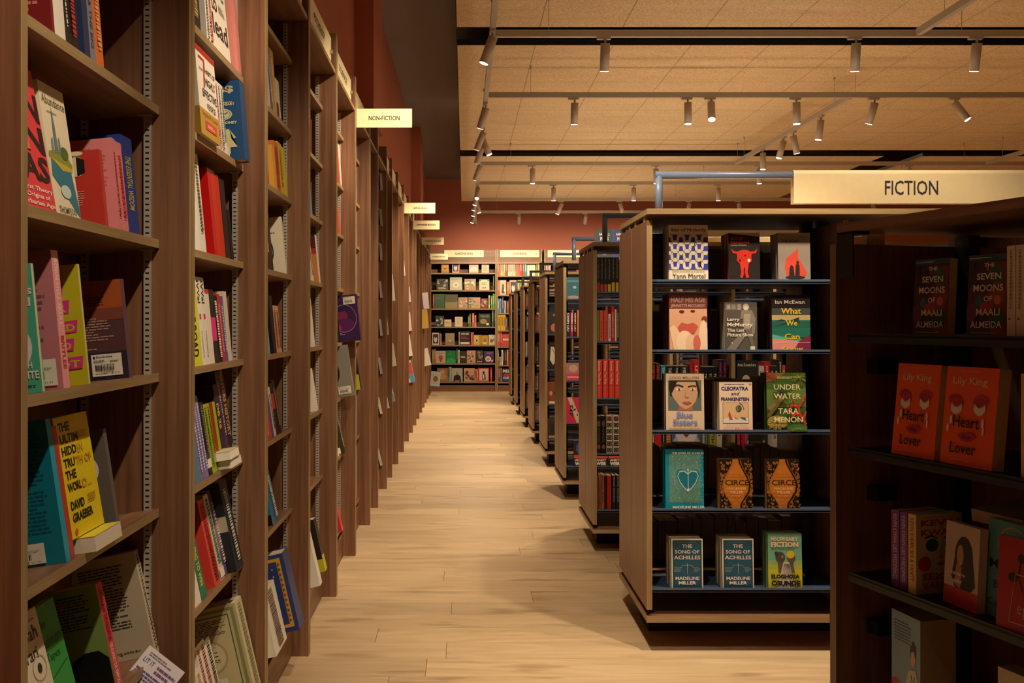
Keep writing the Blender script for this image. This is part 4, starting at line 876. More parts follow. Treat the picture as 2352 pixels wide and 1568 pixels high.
CV['skull'] = ('#2a2321', [('p',[(0,1),(1,1),(1,.92),(0,.99)],'#b5a58c'), tc('BLOOD', .855,.905,'#d4392c',.01,.08,.48), tc('MERIDIAN', .775,.83,'#d4392c',.01,.08,.66), tc('Cormac McCarthy',.725,.755,'#d8cfc0',0,.08,.58),
   ('p',[(.08,.67),(.14,.58),(.30,.56),(.30,.61),(.18,.62)],'#cf2f22'), ('p',[(.92,.67),(.88,.58),(.70,.56),(.70,.61),(.84,.62)],'#cf2f22'), ('e',.50,.55,.24,.10,'#cf2f22'), ('p',[(.28,.54),(.72,.54),(.74,.42),(.64,.36),(.60,.18),(.65,.08),(.56,.06),(.50,.20),(.44,.06),(.36,.08),(.40,.18),(.36,.36),(.26,.42)],'#cf2f22'), ('e',.65,.43,.05,.035,'#e6d9c0'), ('e',.36,.43,.03,.03,'#2a2321'), ('e',.5,.22,.025,.07,'#2a2321'), ('e',.53,.53,.03,.015,'#2a2321')], '#7a2a28')
CV['flame'] = ('#94877b', [('p',[(0,1),(1,1),(1,.93),(0,.99)],'#a5998c'), tc('THE ROAD', .80,.86,'#2e2a28',.01,.10,.66), tc('Cormac McCarthy',.745,.765,'#aa9c8e',0,.1,.5),
   ('p',[(.28,.10),(.20,.30),(.26,.48),(.42,.56),(.52,.62),(.60,.70),(.63,.60),(.60,.50),(.72,.38),(.82,.26),(.88,.16),(.80,.08)],'#d64a38'), ('e',.52,.08,.30,.035,'#2c2724'), ('p',[(.33,.10),(.50,.10),(.47,.30),(.40,.34),(.35,.28)],'#2b2422'), ('p',[(.52,.10),(.66,.10),(.66,.32),(.60,.40),(.54,.32)],'#2b2422'), ('e',.60,.39,.04,.03,'#2b2422')], '#6e675e')
CV['lips'] = ('#d9a684', [('r',0,.74,1,1,'#7c4236'), ('b',.06,.955,.94,.975,1,'#b08070'), tc('HALF HIS AGE',.85,.94,'#b78e82',.02,.05,.95), tc('JENNETTE MCCURDY',.755,.82,'#dba89c',.02,.05,.95),
   ('e',.33,.69,.07,.025,'#5a2a22'), ('e',.62,.70,.06,.02,'#5a2a22'), ('e',.93,.56,.08,.05,'#8a3a34'), ('p',[(.22,.42),(.32,.50),(.48,.47),(.62,.50),(.76,.44),(.66,.32),(.46,.26),(.30,.30)],'#c7584a'), ('p',[(.12,.0),(.0,.40),(.12,.46),(.30,.30),(.34,0)],'#e9c4a0'), ('e',.40,.16,.22,.20,'#efd2b0'), ('e',.56,.10,.14,.20,'#e6bd98'), ('e',.90,.20,.13,.34,'#efd0ac'), ('e',.72,.14,.10,.14,'#cf6a58')], '#5c1d24')
CV['mono'] = ('#57514a', [('r',.02,.83,.5,.97,'#6f685f'), ('r',.08,.86,.18,.95,'#a89f92'), ('r',.22,.86,.34,.95,'#8e867a'), ('r',.4,.84,.52,.96,'#989083'), ('e',.66,.90,.10,.07,'#b5a996'), ('e',.66,.88,.06,.05,'#d4c8b2'), ('p',[(.52,.84),(.84,.84),(.95,.66),(.92,.36),(.80,.34),(.84,.6),(.78,.40),(.58,.44),(.56,.66),(.48,.66)],'#837b70'), ('p',[(.60,.76),(.80,.76),(.76,.46),(.60,.46)],'#a39a8b'), ('p',[(.62,.44),(.82,.42),(.92,.06),(.84,.04),(.72,.30)],'#6a635a'), ('r',.78,.03,.92,.10,'#d8cfbf'), ('p',[(0,0),(.3,0),(.7,.36),(.5,.38)],'#7d756a'),
   tc('Larry',.60,.68,'#eae0cc',.02,.08,.46), tc('McMurtry',.48,.58,'#eae0cc',.02,.08,.86), tc('The Last',.395,.46,'#eae0cc',.015,.08,.60), tc('Picture Show',.30,.375,'#eae0cc',.015,.08,.88), ('b',.1,.025,.45,.045,1,'#c9bfae'), ('e',.22,.17,.012,.02,'#eae0cc')], '#a39987')
CV['shore'] = ('#201d1b', [('r',0,.60,1,.76,'#3f4640'), ('r',0,.50,1,.64,'#b3a06a'), ('r',0,.24,1,.55,'#1d6a58'), ('p',[(0,.52),(.25,.56),(.4,.53),(.7,.53),(.7,.60),(.68,.53),(1,.53),(1,.42),(0,.42)],'#235c50'), ('p',[(.12,.535),(.25,.57),(.36,.535)],'#2b3130'), ('p',[(.66,.50),(.70,.62),(.73,.50)],'#2a3f44'), ('r',0,.0,1,.22,'#d68a82'), ('p',[(0,.22),(0,.30),(.7,.17),(1,.26),(1,.2)],'#4fae98'), ('p',[(.7,.18),(1,.30),(1,0),(.55,0)],'#7c2440'), ('l',[(0,.14),(1,.16)],.006,'#e8d8c8'),
   tc('Ian McEwan',.84,.905,'#c9bea8',.01,.09,.86), tc('What',.66,.765,'#d8b52c',.02,.24,.76), tc('We',.45,.55,'#d8b52c',.02,.36,.66), tc('Can',.21,.31,'#d8b52c',.02,.32,.72), tc('Know',-.0,.09,'#d8b52c',.02,.24,.80)], '#3a1c22')
CV['portrait'] = ('#dcc2a4', [tc('COCO MELLORS',.905,.95,'#8d6a42',.01,.09,.88), ('r',.06,.36,.93,.885,'#5f6b68'), ('p',[(.10,.885),(.82,.885),(.90,.70),(.86,.56),(.80,.74),(.70,.85),(.3,.84),(.22,.62),(.12,.60),(.08,.75)],'#2d2420'), ('p',[(.20,.86),(.78,.86),(.84,.66),(.78,.52),(.66,.42),(.5,.375),(.38,.42),(.22,.56),(.14,.66)],'#c99f7c'), ('p',[(.30,.36),(.70,.36),(.68,.44),(.52,.38),(.36,.44)],'#b0685a'), ('l',[(.24,.79),(.34,.80),(.46,.77)],.03,'#2a211c'), ('l',[(.58,.77),(.70,.79),(.80,.78)],.022,'#2a211c'), ('e',.34,.725,.08,.02,'#efe0cc'), ('e',.70,.725,.07,.018,'#efe0cc'), ('e',.35,.725,.03,.02,'#4a4a38'), ('e',.70,.725,.025,.018,'#4a4a38'), ('l',[(.52,.70),(.50,.60),(.56,.585),(.60,.60)],.012,'#a97a5c'), ('p',[(.42,.50),(.50,.52),(.55,.51),(.60,.52),(.68,.495),(.56,.46)],'#b5564c'), ('p',[(.1,.885),(.3,.885),(.26,.80),(.12,.62)],'#241d1a'),
   tc('Blue',.235,.335,'#7a8bc0',.03,.28,.70), tc('Sisters',.11,.215,'#7a8bc0',.03,.18,.82), ('b',.08,.03,.94,.07,2,'#b08a5a')], '#6a5547')
CV['queen'] = ('#e8cfb2', [('b',.16,.95,.80,.97,1,'#3a2f5a'), tc('CLEOPATRA',.83,.91,'#252a72',.035,.06,.88), tc('and',.735,.805,'#252a72',.01,.36,.62,.3), tc('FRANKENSTEIN',.62,.69,'#252a72',.03,.05,.90), ('r',.90,.95,.97,.98,'#c98a8a'), ('r',.10,.165,.88,.59,'#8a7050'), ('r',.112,.173,.868,.582,'#dcb88a'), ('p',[(.112,.25),(.35,.30),(.5,.24),(.868,.28),(.868,.173),(.112,.173)],'#dcd8d0'), ('e',.60,.46,.06,.05,'#3f6a5a'), ('o',.58,.46,.09,.07,.3,'#5a3a34'), ('l',[(.60,.575),(.70,.53),(.74,.44)],.022,'#7a5a3c'), ('p',[(.26,.34),(.30,.42),(.36,.30),(.40,.24),(.30,.24)],'#c04a54'), ('l',[(.48,.34),(.46,.28),(.54,.26)],.012,'#b98a6a'), ('e',.72,.27,.07,.018,'#4a7a68'), ('l',[(.64,.29),(.80,.23)],.012,'#6a3a3a'), ('b',.2,.12,.55,.135,1,'#6a5a4a'), ('b',.6,.12,.82,.135,1,'#3a2f5a'), tc('COCO MELLORS',.03,.09,'#e08a96',.02,.10,.90)], '#b8a088')
CV['reef'] = ('#45602a', [('p',[(0,.72),(.5,.66),(1,.74),(1,.42),(0,.40)],'#5f7c34'), ('p',[(0,1),(.5,1),(.2,.86),(0,.84)],'#7a6a30')] + spikes(.10,.95,.20,16,'#b0362a',3) + spikes(.85,.93,.24,14,'#7a8a38',4) + spikes(.36,.64,.24,22,'#2c4630',5,.7,.010) + [('p',[(-.0,.40),(.40,.62),(.45,.56),(.1,.34)],'#8d6f42'), ('p',[(0,.3),(.3,.5),(.33,.47),(.05,.22)],'#6a5a34')] + [('l',p,w_,'#cc3f28') for p,w_ in (([(.98,.12),(.82,.30),(.80,.42),(.66,.46),(.58,.42)],.05),([(.80,.42),(.90,.52),(.98,.64)],.04),([(.82,.30),(.66,.30),(.52,.36)],.04),([(.90,.2),(1,.34)],.05),([(.66,.46),(.68,.54)],.03),([(.66,.30),(.62,.22)],.03))] + scatter(14,['#e6b08a'],.55,.1,1,.6,.008,.014,8) + [('e',.24,.16,.26,.11,'#a08a38'), ('e',.24,.14,.18,.07,'#6f6a2e')] + spikes(.24,.12,.28,26,'#c0a850',6,.45,.008) + [('e',.78,.05,.28,.08,'#3f6a34')] + spikes(.78,.05,.26,16,'#7a9a4a',7,.35,.006) + [
   ('b',.25,.90,.85,.94,2,'#c9c088'), tc('UNDER',.71,.80,'#d9cc98',.01,.16,.84), tc('WATER',.555,.645,'#e2d9a8',.01,.16,.84), tc('TARA',.30,.395,'#e8e0b4',.01,.26,.78), tc('MENON',.155,.25,'#efe6bc',.01,.16,.88)], '#24261a')
_h = [(.50,.70),(.40,.76),(.28,.745),(.235,.66),(.30,.52),(.42,.40),(.50,.34),(.58,.40),(.70,.52),(.765,.66),(.72,.745),(.60,.76),(.50,.70)]
_hs = [(u, .06 + v*.80) for u, v in _h]
CV['heart'] = ('#1690a6', [('r',.10,.115,.92,.925,'#5f9488')] + scatter(520,['#c9ab72','#b59a68','#2b8ea0','#1b8298'],.10,.12,.92,.92,.006,.013,11,.6) + [('p',[(.50+(a-.5)*1.18,.50+(b_-.50)*1.16) for a, b_ in _hs],'#14758a'), ('l',_hs,.02,'#b8cfc8'), ('l',[(.505,.68),(.505,.35)],.018,'#b8cfc8'), ('e',.505,.36,.03,.025,'#c8dcd4'), ('e',.5,.69,.02,.012,'#e8d8b0'),
   tc('THE SONG OF ACHILLES',.945,.978,'#b8bfa0',.02,.09,.91), tc('MADELINE MILLER',.055,.095,'#dfe4d8',.02,.10,.92)], '#13798c')
def amph():
    L = [(.42,1),(.40,.92),(.34,.84),(.22,.70),(.12,.56),(.09,.46),(.14,.34),(.26,.22),(.36,.12),(.38,.04),(.36,0)]
    left = [(0,1)] + L + [(0,0)]; right = [(1-u, v) for u, v in left]
    r = [('p',left,'#1d1712'),('p',right,'#1d1712')]; q = random.Random(5)
    for side in (0, 1):
        for i in range(64):
            v = q.uniform(.02,.98); lim = 0
            for (a,b_),(c_,d_) in zip(L[:-1],L[1:]):
                if d_ <= v <= b_: lim = a + (c_-a)*((b_-v)/max(1e-6,b_-d_))
            u = q.uniform(.02, max(.03, lim-.05)); u = u if side == 0 else 1-u
            t = q.uniform(0,6.3); r.append(('o',u,v,q.uniform(.018,.04),q.uniform(.012,.026),.45,'#b8722c') if i % 2 else ('l',[(u,v),(u+.03*math.cos(t),v+.03*math.sin(t)),(u+.04*math.cos(t+1),v+.04*math.sin(t+1))],.014,'#b8722c'))
        pl_ = [(u-.03,v) for u,v in L] if side == 0 else [(1-u+.03,v) for u,v in L]; r.append(('l',pl_,.010,'#b8722c'))
    return r
CV['amphora'] = ('#c4762a', amph() + [('b',.24,.695,.74,.71,1,'#7a4a1e'), ('b',.26,.645,.80,.66,1,'#7a4a1e'), ('t','CIRCE',.13,.485,.87,.595,'#2a1d12',.02), tc('MADELINE',.405,.45,'#e0c49a',0,.20,.78), tc('MILLER',.325,.375,'#e0c49a',0,.30,.70), ('b',.3,.275,.78,.29,1,'#e0c49a'), ('b',.36,.22,.62,.25,2,'#7a4a1e')], '#8a5a34')
_bow = [(.30,.42),(.36,.47),(.46,.475),(.5,.455),(.54,.475),(.64,.47),(.70,.42)]
CV['bow'] = ('#e6dcc4', [('r',.035,.022,.965,.975,'#1f4a60'), ('r',.10,.10,.90,.90,'#22526a'), ('b',.18,.925,.84,.94,1,'#6a93a0'), tc('THE',.82,.89,'#e2cfc0',.02,.34,.66), tc('SONG OF',.705,.775,'#e2cfc0',.02,.11,.89), tc('ACHILLES',.59,.665,'#e2cfc0',.02,.08,.92), ('l',_bow,.008,'#9fb4b4'), ('l',[(.5,.52),(.5,.30)],.01,'#b8c4c0'), ('l',[(.30,.42),(.34,.34),(.5,.26),(.66,.34),(.70,.42)],.004,'#5f8a98'), ('b',.08,.34,.30,.44,5,'#7a99a4'), ('b',.72,.34,.92,.44,5,'#7a99a4'), tc('MADELINE',.18,.245,'#ece4d4',.02,.12,.88), tc('MILLER',.09,.155,'#ece4d4',.03,.22,.78)], '#b5a890')
CV['twoheads'] = ('#6fae92', [('r',0,.0,1,.36,'#c2bf26'), ('r',0,.36,1,.44,'#a8b848'), ('r',0,.44,1,.52,'#8fb26c')] + [('t',t_,u,v,u+w_,v+h,'#e8cfae',.05) for t_,u,v,w_,h in (('NE',.09,.87,.15,.07),('C',.25,.865,.10,.065),('ES',.36,.875,.15,.06),('SARY',.52,.86,.38,.075))] + [('t','FICTION',.09,.755,.90,.85,'#e8cfae',.06), ('b',.09,.715,.90,.74,2,'#3a4a3a'), ('e',.36,.57,.14,.10,'#4a4644'), ('p',[(.24,.58),(.18,.66),(.26,.68),(.32,.62)],'#3a3634'), ('p',[(.28,.50),(.60,.46),(.62,.34),(.34,.30),(.30,.38)],'#5a5450'), ('e',.68,.56,.12,.09,'#55504c'), ('e',.66,.62,.12,.07,'#d8b42a'), ('e',.42,.58,.03,.03,'#8a8078'), ('p',[(.30,.44),(.74,.46),(.78,.30),(.30,.30)],'#5c5652'), ('p',[(.45,.48),(.62,.48),(.80,.0),(.25,.0)],'#e6dcc8')] + [('l',[(.47+.014*i,.46),(.27+.053*i,.0)],.010,'#3a3a42') for i in range(11)] + [('t','ELOGHOSA',.08,.19,.92,.265,'#17151a',.06), ('t','OSUNDE',.08,.06,.94,.15,'#17151a',.06)], '#6a7a3a')
STK = [  # shelf, x left px, x right px, height, cover, copies, thickness each, look
 (0,1537,1627,.228,'waves',5,.023,'cream paperback with blue wave pattern'), (0,1674,1746,.196,'skull',4,.026,'black paperback with red bull skull'), (0,1788,1862,.196,'flame',4,.023,'grey paperback with red flame'),
 (1,1538,1625,.232,'lips',6,.020,'skin-toned paperback with close-up of fingers'), (1,1665,1740,.198,'mono',3,.024,'black-and-white photo paperback'), (1,1774,1862,.228,'shore',5,.020,'dark paperback with green shore scene'),
 (2,1530,1618,.232,'portrait',3,.024,'beige paperback with painted portrait'), (2,1653,1729,.198,'queen',5,.023,'cream paperback with navy title'), (2,1762,1852,.236,'reef',3,.026,'green paperback with red coral'),
 (3,1529,1617,.240,'heart',2,.028,'teal hardback with heart emblem'), (3,1654,1728,.202,'amphora',2,.024,'orange paperback with black ornament'), (3,1761,1836,.202,'amphora',1,.024,'orange paperback with black ornament'),
 (4,1543,1615,.200,'bow',4,.026,'blue paperback with white border'), (4,1660,1732,.200,'bow',4,.026,'blue paperback with white border'), (4,1765,1843,.222,'twoheads',4,.018,'yellow and green paperback')]
SHN = ['top shelf', 'second shelf', 'third shelf', 'fourth shelf', 'bottom shelf']
YB = G1 + .024
for n, (s_, xl, xr, H, cv, cop, tk, look) in enumerate(STK):
    col, art, spc = CV[cv]; sc_ = F35/YB; W = (xr-xl)/sc_; X = (xl-1067)/sc_; z = GZ[s_]
    if cv == 'amphora': look += (', left of the pair' if xl < 1700 else ', right of the pair')
    if cv == 'bow': look += (', leftmost stack' if xl < 1600 else ', middle stack')
    for c_ in range(cop):
        M = T(X - .0015*(c_ % 2), YB + c_*(tk+.0012), z + .0008 + tk*.0524) @ RX(-3.0)
        pos = 'front copy' if c_ == 0 else f'{ORD[c_]} copy back'
        lab = mklab(look, f'{pos}, {SHN[s_]} of front island')
        book(M, W, tk, H*(1 if c_ == 0 else rnd.uniform(.985,1)), col if c_ == 0 or cv != 'lips' else '#7c4236', F=art if c_ == 0 else (), label=lab, group=f'stacked copies of the {look}', spc=spc, hard=(cv == 'heart'), rough=.38, parts=True, pages='#b9ac92')
# dark book with oval pattern at the left end of the top shelf
book(T(.765, G1+.16, GZ[0]+.0006), .11, .03, .205, '#1f1b18', F=[('e',.25+.5*(i%2),.9-.16*(i//2),.2,.07,'#3f372c') for i in range(12)], label='dark book with oval pattern, left end of front island top shelf', group='stacked books on front island')

# rows seen from behind on the far side of an island (page edges towards us)
def rear(isl, bay, s_, specs, x0=None):
    Y = GY[isl]; x = .73 + .030 + .765*bay + .02 if x0 is None else x0; xe = .73 + .765*(bay+1) + .01
    for n, (tk, H, c) in enumerate(specs):
        if x + tk > xe: break
        M = T(x, Y + .683, GZ[s_] + .0006) @ RZ(-90)
        lab = mklab(f'{cname(c)} book showing page edges', f'{ORD[n]} from left, {SHN[s_]}, {ISL[isl]} island rear')
        book(M, .15, tk, H, c, label=lab, group='books shelved on the rear side of the islands', pages='#a89b80', parts=False)
        x += tk + .002
q = random.Random(21)
for s_ in range(5):
    rear(0, 0, s_, [(q.uniform(.03,.07), q.uniform(.165,.20) if s_ != 0 else q.uniform(.15,.175), q.choice(['#2b2a20','#5a3a3c','#3a2c28','#6e6250','#40362e','#4c2a34','#20242c'])) for _ in range(14)])

# ---------------------------------------------------------------- books on the fronts of the farther islands
def gfront(isl, s_, items):
    Y = GY[isl] + .02; S_ = F35/Y
    for n, it in enumerate(items):
        kind, xl, xr, H, c, look = it[:6]; o = dict(it[6]) if len(it) > 6 else {}
        X0, X1 = (xl-1067)/S_, (xr-1067)/S_; z = GZ[s_] + .0006 + o.pop('lift', 0); o.setdefault('parts', isl < 3)
        lab = mklab(look, f'{ORD[n]} from left, {SHN[s_]} of {ISL[isl]} island')
        if kind == 's':
            W = o.pop('W', .14)
            book(T(X1 - .0006, Y, z) @ RZ(90), W, X1-X0-.0014, H, c, label=lab, group=f'books on the {SHN[s_]} of the {ISL[isl]} island', **o)
        else:
            tk = o.pop('tk', .03)
            book(T(X0, Y, z + tk*.0524) @ RX(-3), X1-X0-.002, tk, H, c, label=lab, group=f'books on the {SHN[s_]} of the {ISL[isl]} island', **o)
c5 = lambda x: 1420 + x*.2551
def many(x0, x1, n, H, cols, look, seed, **o):
    q = random.Random(seed); w_ = (x1-x0)/n; r = []
    for i in range(n):
        c = q.choice(cols); r.append(('s', x0+i*w_, x0+(i+1)*w_, H*q.uniform(.92,1.02), c, look or f'{cname(c)} book', dict(o, S=small(q.choice(['#e8dccb','#c9a24a','#d8d0c0']), .1, .9, .4))))
    return r
YL_ = '#c9b030'
gfront(1, 0, [('s',1370,1378,.205,'#2a2320','dark paperback',dict(S=sp('A SONG','#9a8f7a',.05,.6,.3)+[('r',.1,.03,.9,.3,'#b83a2c')])), ('s',1378,1387,.205,'#28231f','dark paperback with red foot',dict(S=sp('CROW','#9a8f7a',.05,.6,.3)+[('r',.1,.03,.9,.25,'#b83a2c')])), ('s',1387,1395,.205,'#28231f','dark paperback with pink foot',dict(S=sp('SWORDS','#9a8f7a',.05,.6,.3)+[('r',.1,.03,.9,.25,'#c0504a')])), ('s',1395,1404,.205,'#2a251c','dark paperback with gold foot',dict(S=sp('STORM','#9a8f7a',.05,.6,.3)+[('r',.1,.03,.9,.25,YL_)])), ('s',1404,1413,.205,'#2a251c','dark paperback with yellow emblem',dict(S=sp('FEAST','#9a8f7a',.05,.6,.3)+[('r',.1,.03,.9,.3,YL_)])), ('s',1413,1422,.205,'#2a251c','dark paperback with yellow emblem',dict(S=sp('DANCE','#9a8f7a',.05,.6,.3)+[('r',.1,.03,.9,.3,YL_)]))]
  + many(1423, 1540, 9, .20, ['#3a2c28','#201e22','#5a3a2c','#2a3440'], None, 31))
gfront(1, 1, [('s',1370,1376,.185,'#6f8a34','lime-green book',{}), ('s',1377,1386,.185,'#d9503e','coral book',dict(S=sp('Fourth Ring','#7a1c18',.35,.85,.5))), ('s',1387,1396,.185,'#d9503e','coral book',dict(S=sp('Fourth Ring','#7a1c18',.35,.85,.5))), ('s',1397,1403,.165,'#e6dccb','white book',dict(S=small('#8a8070'))), ('s',1404,1411,.205,'#d2202a','red book',dict(S=small('#f0b0a0'))), ('s',1412,1416,.19,'#e0d8c8','slim white book',{}), ('s',1416,1422,.20,'#4a382c','brown book',dict(S=small('#c9b890')))]
  + many(1423, 1540, 10, .20, ['#a03a30','#201e22','#d0c4b0','#2a3440'], None, 32))
gfront(1, 2, [('s',1370,1383,.225,'#d93c34','red book with pale gothic title',dict(S=sp('Between Two Fires','#f0c8a8',.03,.62,.45,.02)+sp('Buehlman','#e07a50',.68,.95,.4))), ('s',1384,1397,.225,'#d93c34','red book with pale gothic title',dict(S=sp('Between Two Fires','#f0c8a8',.03,.62,.45,.02)+sp('Buehlman','#e07a50',.68,.95,.4))), ('s',1398,1411,.225,'#d93c34','red book with pale gothic title',dict(S=sp('Between Two Fires','#f0c8a8',.03,.62,.45,.02)+sp('Buehlman','#e07a50',.68,.95,.4))), ('s',1412,1424,.225,'#d93c34','red book with pale gothic title',dict(S=sp('Between Two Fires','#f0c8a8',.03,.62,.45,.02)+sp('Buehlman','#e07a50',.68,.95,.4)))]
  + [('s',c5(a),c5(b_),h,c,l,dict(S=S_)) for a,b_,h,c,l,S_ in ((303,335,.205,'#201a1c','black book with red lettering',sp('DESTINY','#d83a3c',.05,.6,.6,.03)),(337,380,.205,'#201a1c','black book with red lettering',sp('DESTINY','#d83a3c',.05,.6,.6,.03)),(382,427,.192,'#1f93b0','turquoise book',sp('THE ISLE','#e6e0d0',.05,.6,.5,.02)),(430,500,.19,'#23262a','black book',sp('THE PACT','#d8d0c0',.05,.5,.4,.02)),(503,550,.19,'#2a2826','black book',sp('THE TWO','#d8d0c0',.05,.5,.4,.02)),(553,635,.19,'#2b2c2a','black book',sp('MERCY','#d8d0c0',.05,.5,.35,.02)),(640,678,.205,'#8a1f24','dark red book',sp('LITTLE','#d84a3c',.05,.6,.5,.02)),(680,728,.225,'#c82a30','red book',sp('LITTLE','#efd8c8',.15,.7,.5,.03)),(768,806,.185,'#16181a','black book',sp('TWO','#e0d8c8',.2,.45,.5,.03)),(808,848,.185,'#16181a','black book',sp('THE','#e0d8c8',.2,.45,.5,.03)),(850,892,.185,'#16181a','black book',sp('THE DARK','#e0d8c8',.2,.75,.5,.03)),(900,940,.225,'#2a1c2c','dark book with pink lettering',sp('WHAT MONSTER','#b83a6a',.05,.8,.4,.03)),(942,975,.225,'#2a1c2c','dark book with pink lettering',sp('WHAT MONSTER','#b83a6a',.05,.8,.4,.03)))]
  + [('f',c5(1068),c5(1262),.222,'#2c2b24','black book with white egg',dict(F=[('e',.45,.42,.22,.20,'#cbb795'),tc('Anna Kovatchera',.84,.92,'#e6dcc4',.01,.05,.92)]))]
  + [('s',c5(a),c5(b_),h,c,l,dict(S=S_)) for a,b_,h,c,l,S_ in ((1268,1290,.19,'#e0d8c8','white book',small('#4a4640')),(1291,1312,.19,'#ddd3c2','white book',small('#4a4640')),(1314,1364,.215,'#d0283c','red book',sp('Julia Pon','#f0d8d0',.1,.7,.4,.02)),(1368,1402,.19,'#3a342e','dark book',small()),(1404,1440,.19,'#34302c','dark book',small()),(1444,1474,.225,'#2c2a2a','black book with white lettering',sp('DRIVENLAND','#e6dcc8',.05,.8,.5,.02)),(1476,1504,.195,'#dd5a3c','orange-red book',small()),(1506,1534,.18,'#22201f','black book',sp('MALICE','#e0d8c8',.05,.7,.4,.02)))])
gfront(1, 3, [('s',1370,1380,.22,'#2a2220','dark volume with portrait spine',dict(rough=.2,S=[('e',.5,.8,.4,.08,'#6a4a38'),('e',.5,.2,.4,.06,'#7a4a34')]+sp('ANGEL','#5a4c44',.3,.7,.5))), ('s',1381,1391,.22,'#241f1d','dark volume with portrait spine',dict(rough=.2,S=[('e',.5,.8,.4,.08,'#5a4438'),('e',.5,.2,.4,.06,'#7a4a34')]+sp('ANGEL','#5a4c44',.3,.7,.5)))]
  + [('s',a,b_,.222,'#d9cbb0','white volume with black film squares',dict(rough=.2,S=[('r',.08,1-.16*(i+1)+.02,.92,1-.16*i-.02,'#1d1a18' if i else '#6a3a2a') for i in range(6)]+[('o',.5,1-.16*(i+.5),.3,.04,.3,'#a08a70') for i in range(1,6)])) for a,b_ in ((1393,1406),(1408,1422))]
  + [('s',c5(305),c5(325),.2,'#23201f','black book with white lettering',dict(S=small('#e6dcc8',.1,.9,.6))), ('f',c5(328),c5(390),.21,'#c62430','red boxed book',{}), ('s',c5(395),c5(420),.2,'#241c1c','dark book',dict(S=small('#d8cfc0'))), ('s',c5(424),c5(480),.2,'#6a1f28','dark red book with gold lines',dict(S=small('#c9a24a',.1,.95,.7))), ('f',c5(487),c5(745),.235,'#b8b4c0','pale art-covered book with red mask',dict(F=[('p',[(.25,.95),(.75,.95),(.9,.5),(.7,.2),(.3,.2),(.1,.5)],'#e0dcd8'),('p',[(.35,.75),(.65,.75),(.7,.55),(.5,.4),(.3,.55)],'#a82430'),('p',[(0,.9),(.2,.7),(.1,.4),(0,.3)],'#5a6a9a'),('p',[(1,.9),(.8,.7),(.9,.4),(1,.3)],'#5a6a9a'),('e',.3,.9,.04,.03,'#c83a3c'),('e',.7,.9,.04,.03,'#c83a3c')])), ('s',c5(750),c5(785),.21,'#6a7260','grey-green book',dict(S=small())), ('s',c5(787),c5(820),.205,'#7f8f82','grey-green book',dict(S=small('#3a4038'))), ('s',c5(822),c5(880),.225,'#a3a82e','lime book',dict(S=sp('GROWTH','#1e1d1a',.03,.7,.5,.03))), ('s',c5(884),c5(936),.23,'#c9bda8','white book with dark red lettering',dict(S=sp('SEED','#7a2a30',.05,.55,.6,.02)))]
  + [('s',c5(1070),c5(1096),.2,'#c83a3c','red book',{}), ('s',c5(1110),c5(1134),.225,'#b82a34','red book',{}), ('s',c5(1136),c5(1160),.225,'#d2404a','red book',{}), ('f',c5(1190),c5(1305),.22,'#2a2826','dark book with carved mask',dict(F=[('e',.3,.75,.2,.12,'#7a7468'),('e',.6,.8,.2,.1,'#8a8474')])), ('s',c5(1385),c5(1432),.215,'#cfc8bc','pale book',dict(S=sp('OLIVER','#2a2826',.1,.6,.5,.02))), ('s',c5(1436),c5(1535),.215,'#5f574f','plastic-wrapped grey book',dict(rough=.15))])
gfront(1, 4, [('s',1370,1374,.2,'#b8322a','red book',{}), ('s',1375,1380,.205,'#8a5a34','tan book',dict(S=small('#3a2418'))), ('s',1381,1388,.205,'#a0562e','rust-brown book',dict(S=sp('BLACK SHEEP','#2a1a12',.05,.8,.5,.02))), ('s',1389,1393,.2,'#1e1b1a','black book',{}), ('s',1394,1404,.2,'#b02822','glossy red book',dict(rough=.2)), ('s',1406,1414,.2,'#1f1c1c','black book with pale lettering',dict(S=sp('Grady Hendrix','#c8beb0',.03,.75,.4))), ('s',1415,1423,.2,'#1f1c1c','black book with pale lettering',dict(S=sp('Grady Hendrix','#c8beb0',.03,.75,.4)))]
  + many(1424, 1600, 10, .19, ['#6a3a30','#201e22','#8a7a60','#2a3440'], None, 34))
# row of boxed novels on the top board of the third island
for n, (c, w_) in enumerate((('#3a4a50', .125), ('#3c4a78', .125), ('#5a2a3a', .125), ('#2f3f52', .125))):
    book(T(.985 + n*.128, GY[2] + .10, 1.7706), w_, .10, .235, c, F=[tc('SARAH J.',.80,.90,'#e6dcd0',.03,.18,.82), tc('MAAS',.66,.77,'#e6dcd0',.03,.25,.75), ('e',.5,.35,.3,.16,hexmix(c,'#c0a0b0',.5)), ('b',.2,.06,.8,.14,2,'#e0c0a0')],
         label=f'{cname(c)} novel standing on the third island top, {ORD[n]} from left', group='novels on top of the third island', spc='#e6d8cc')
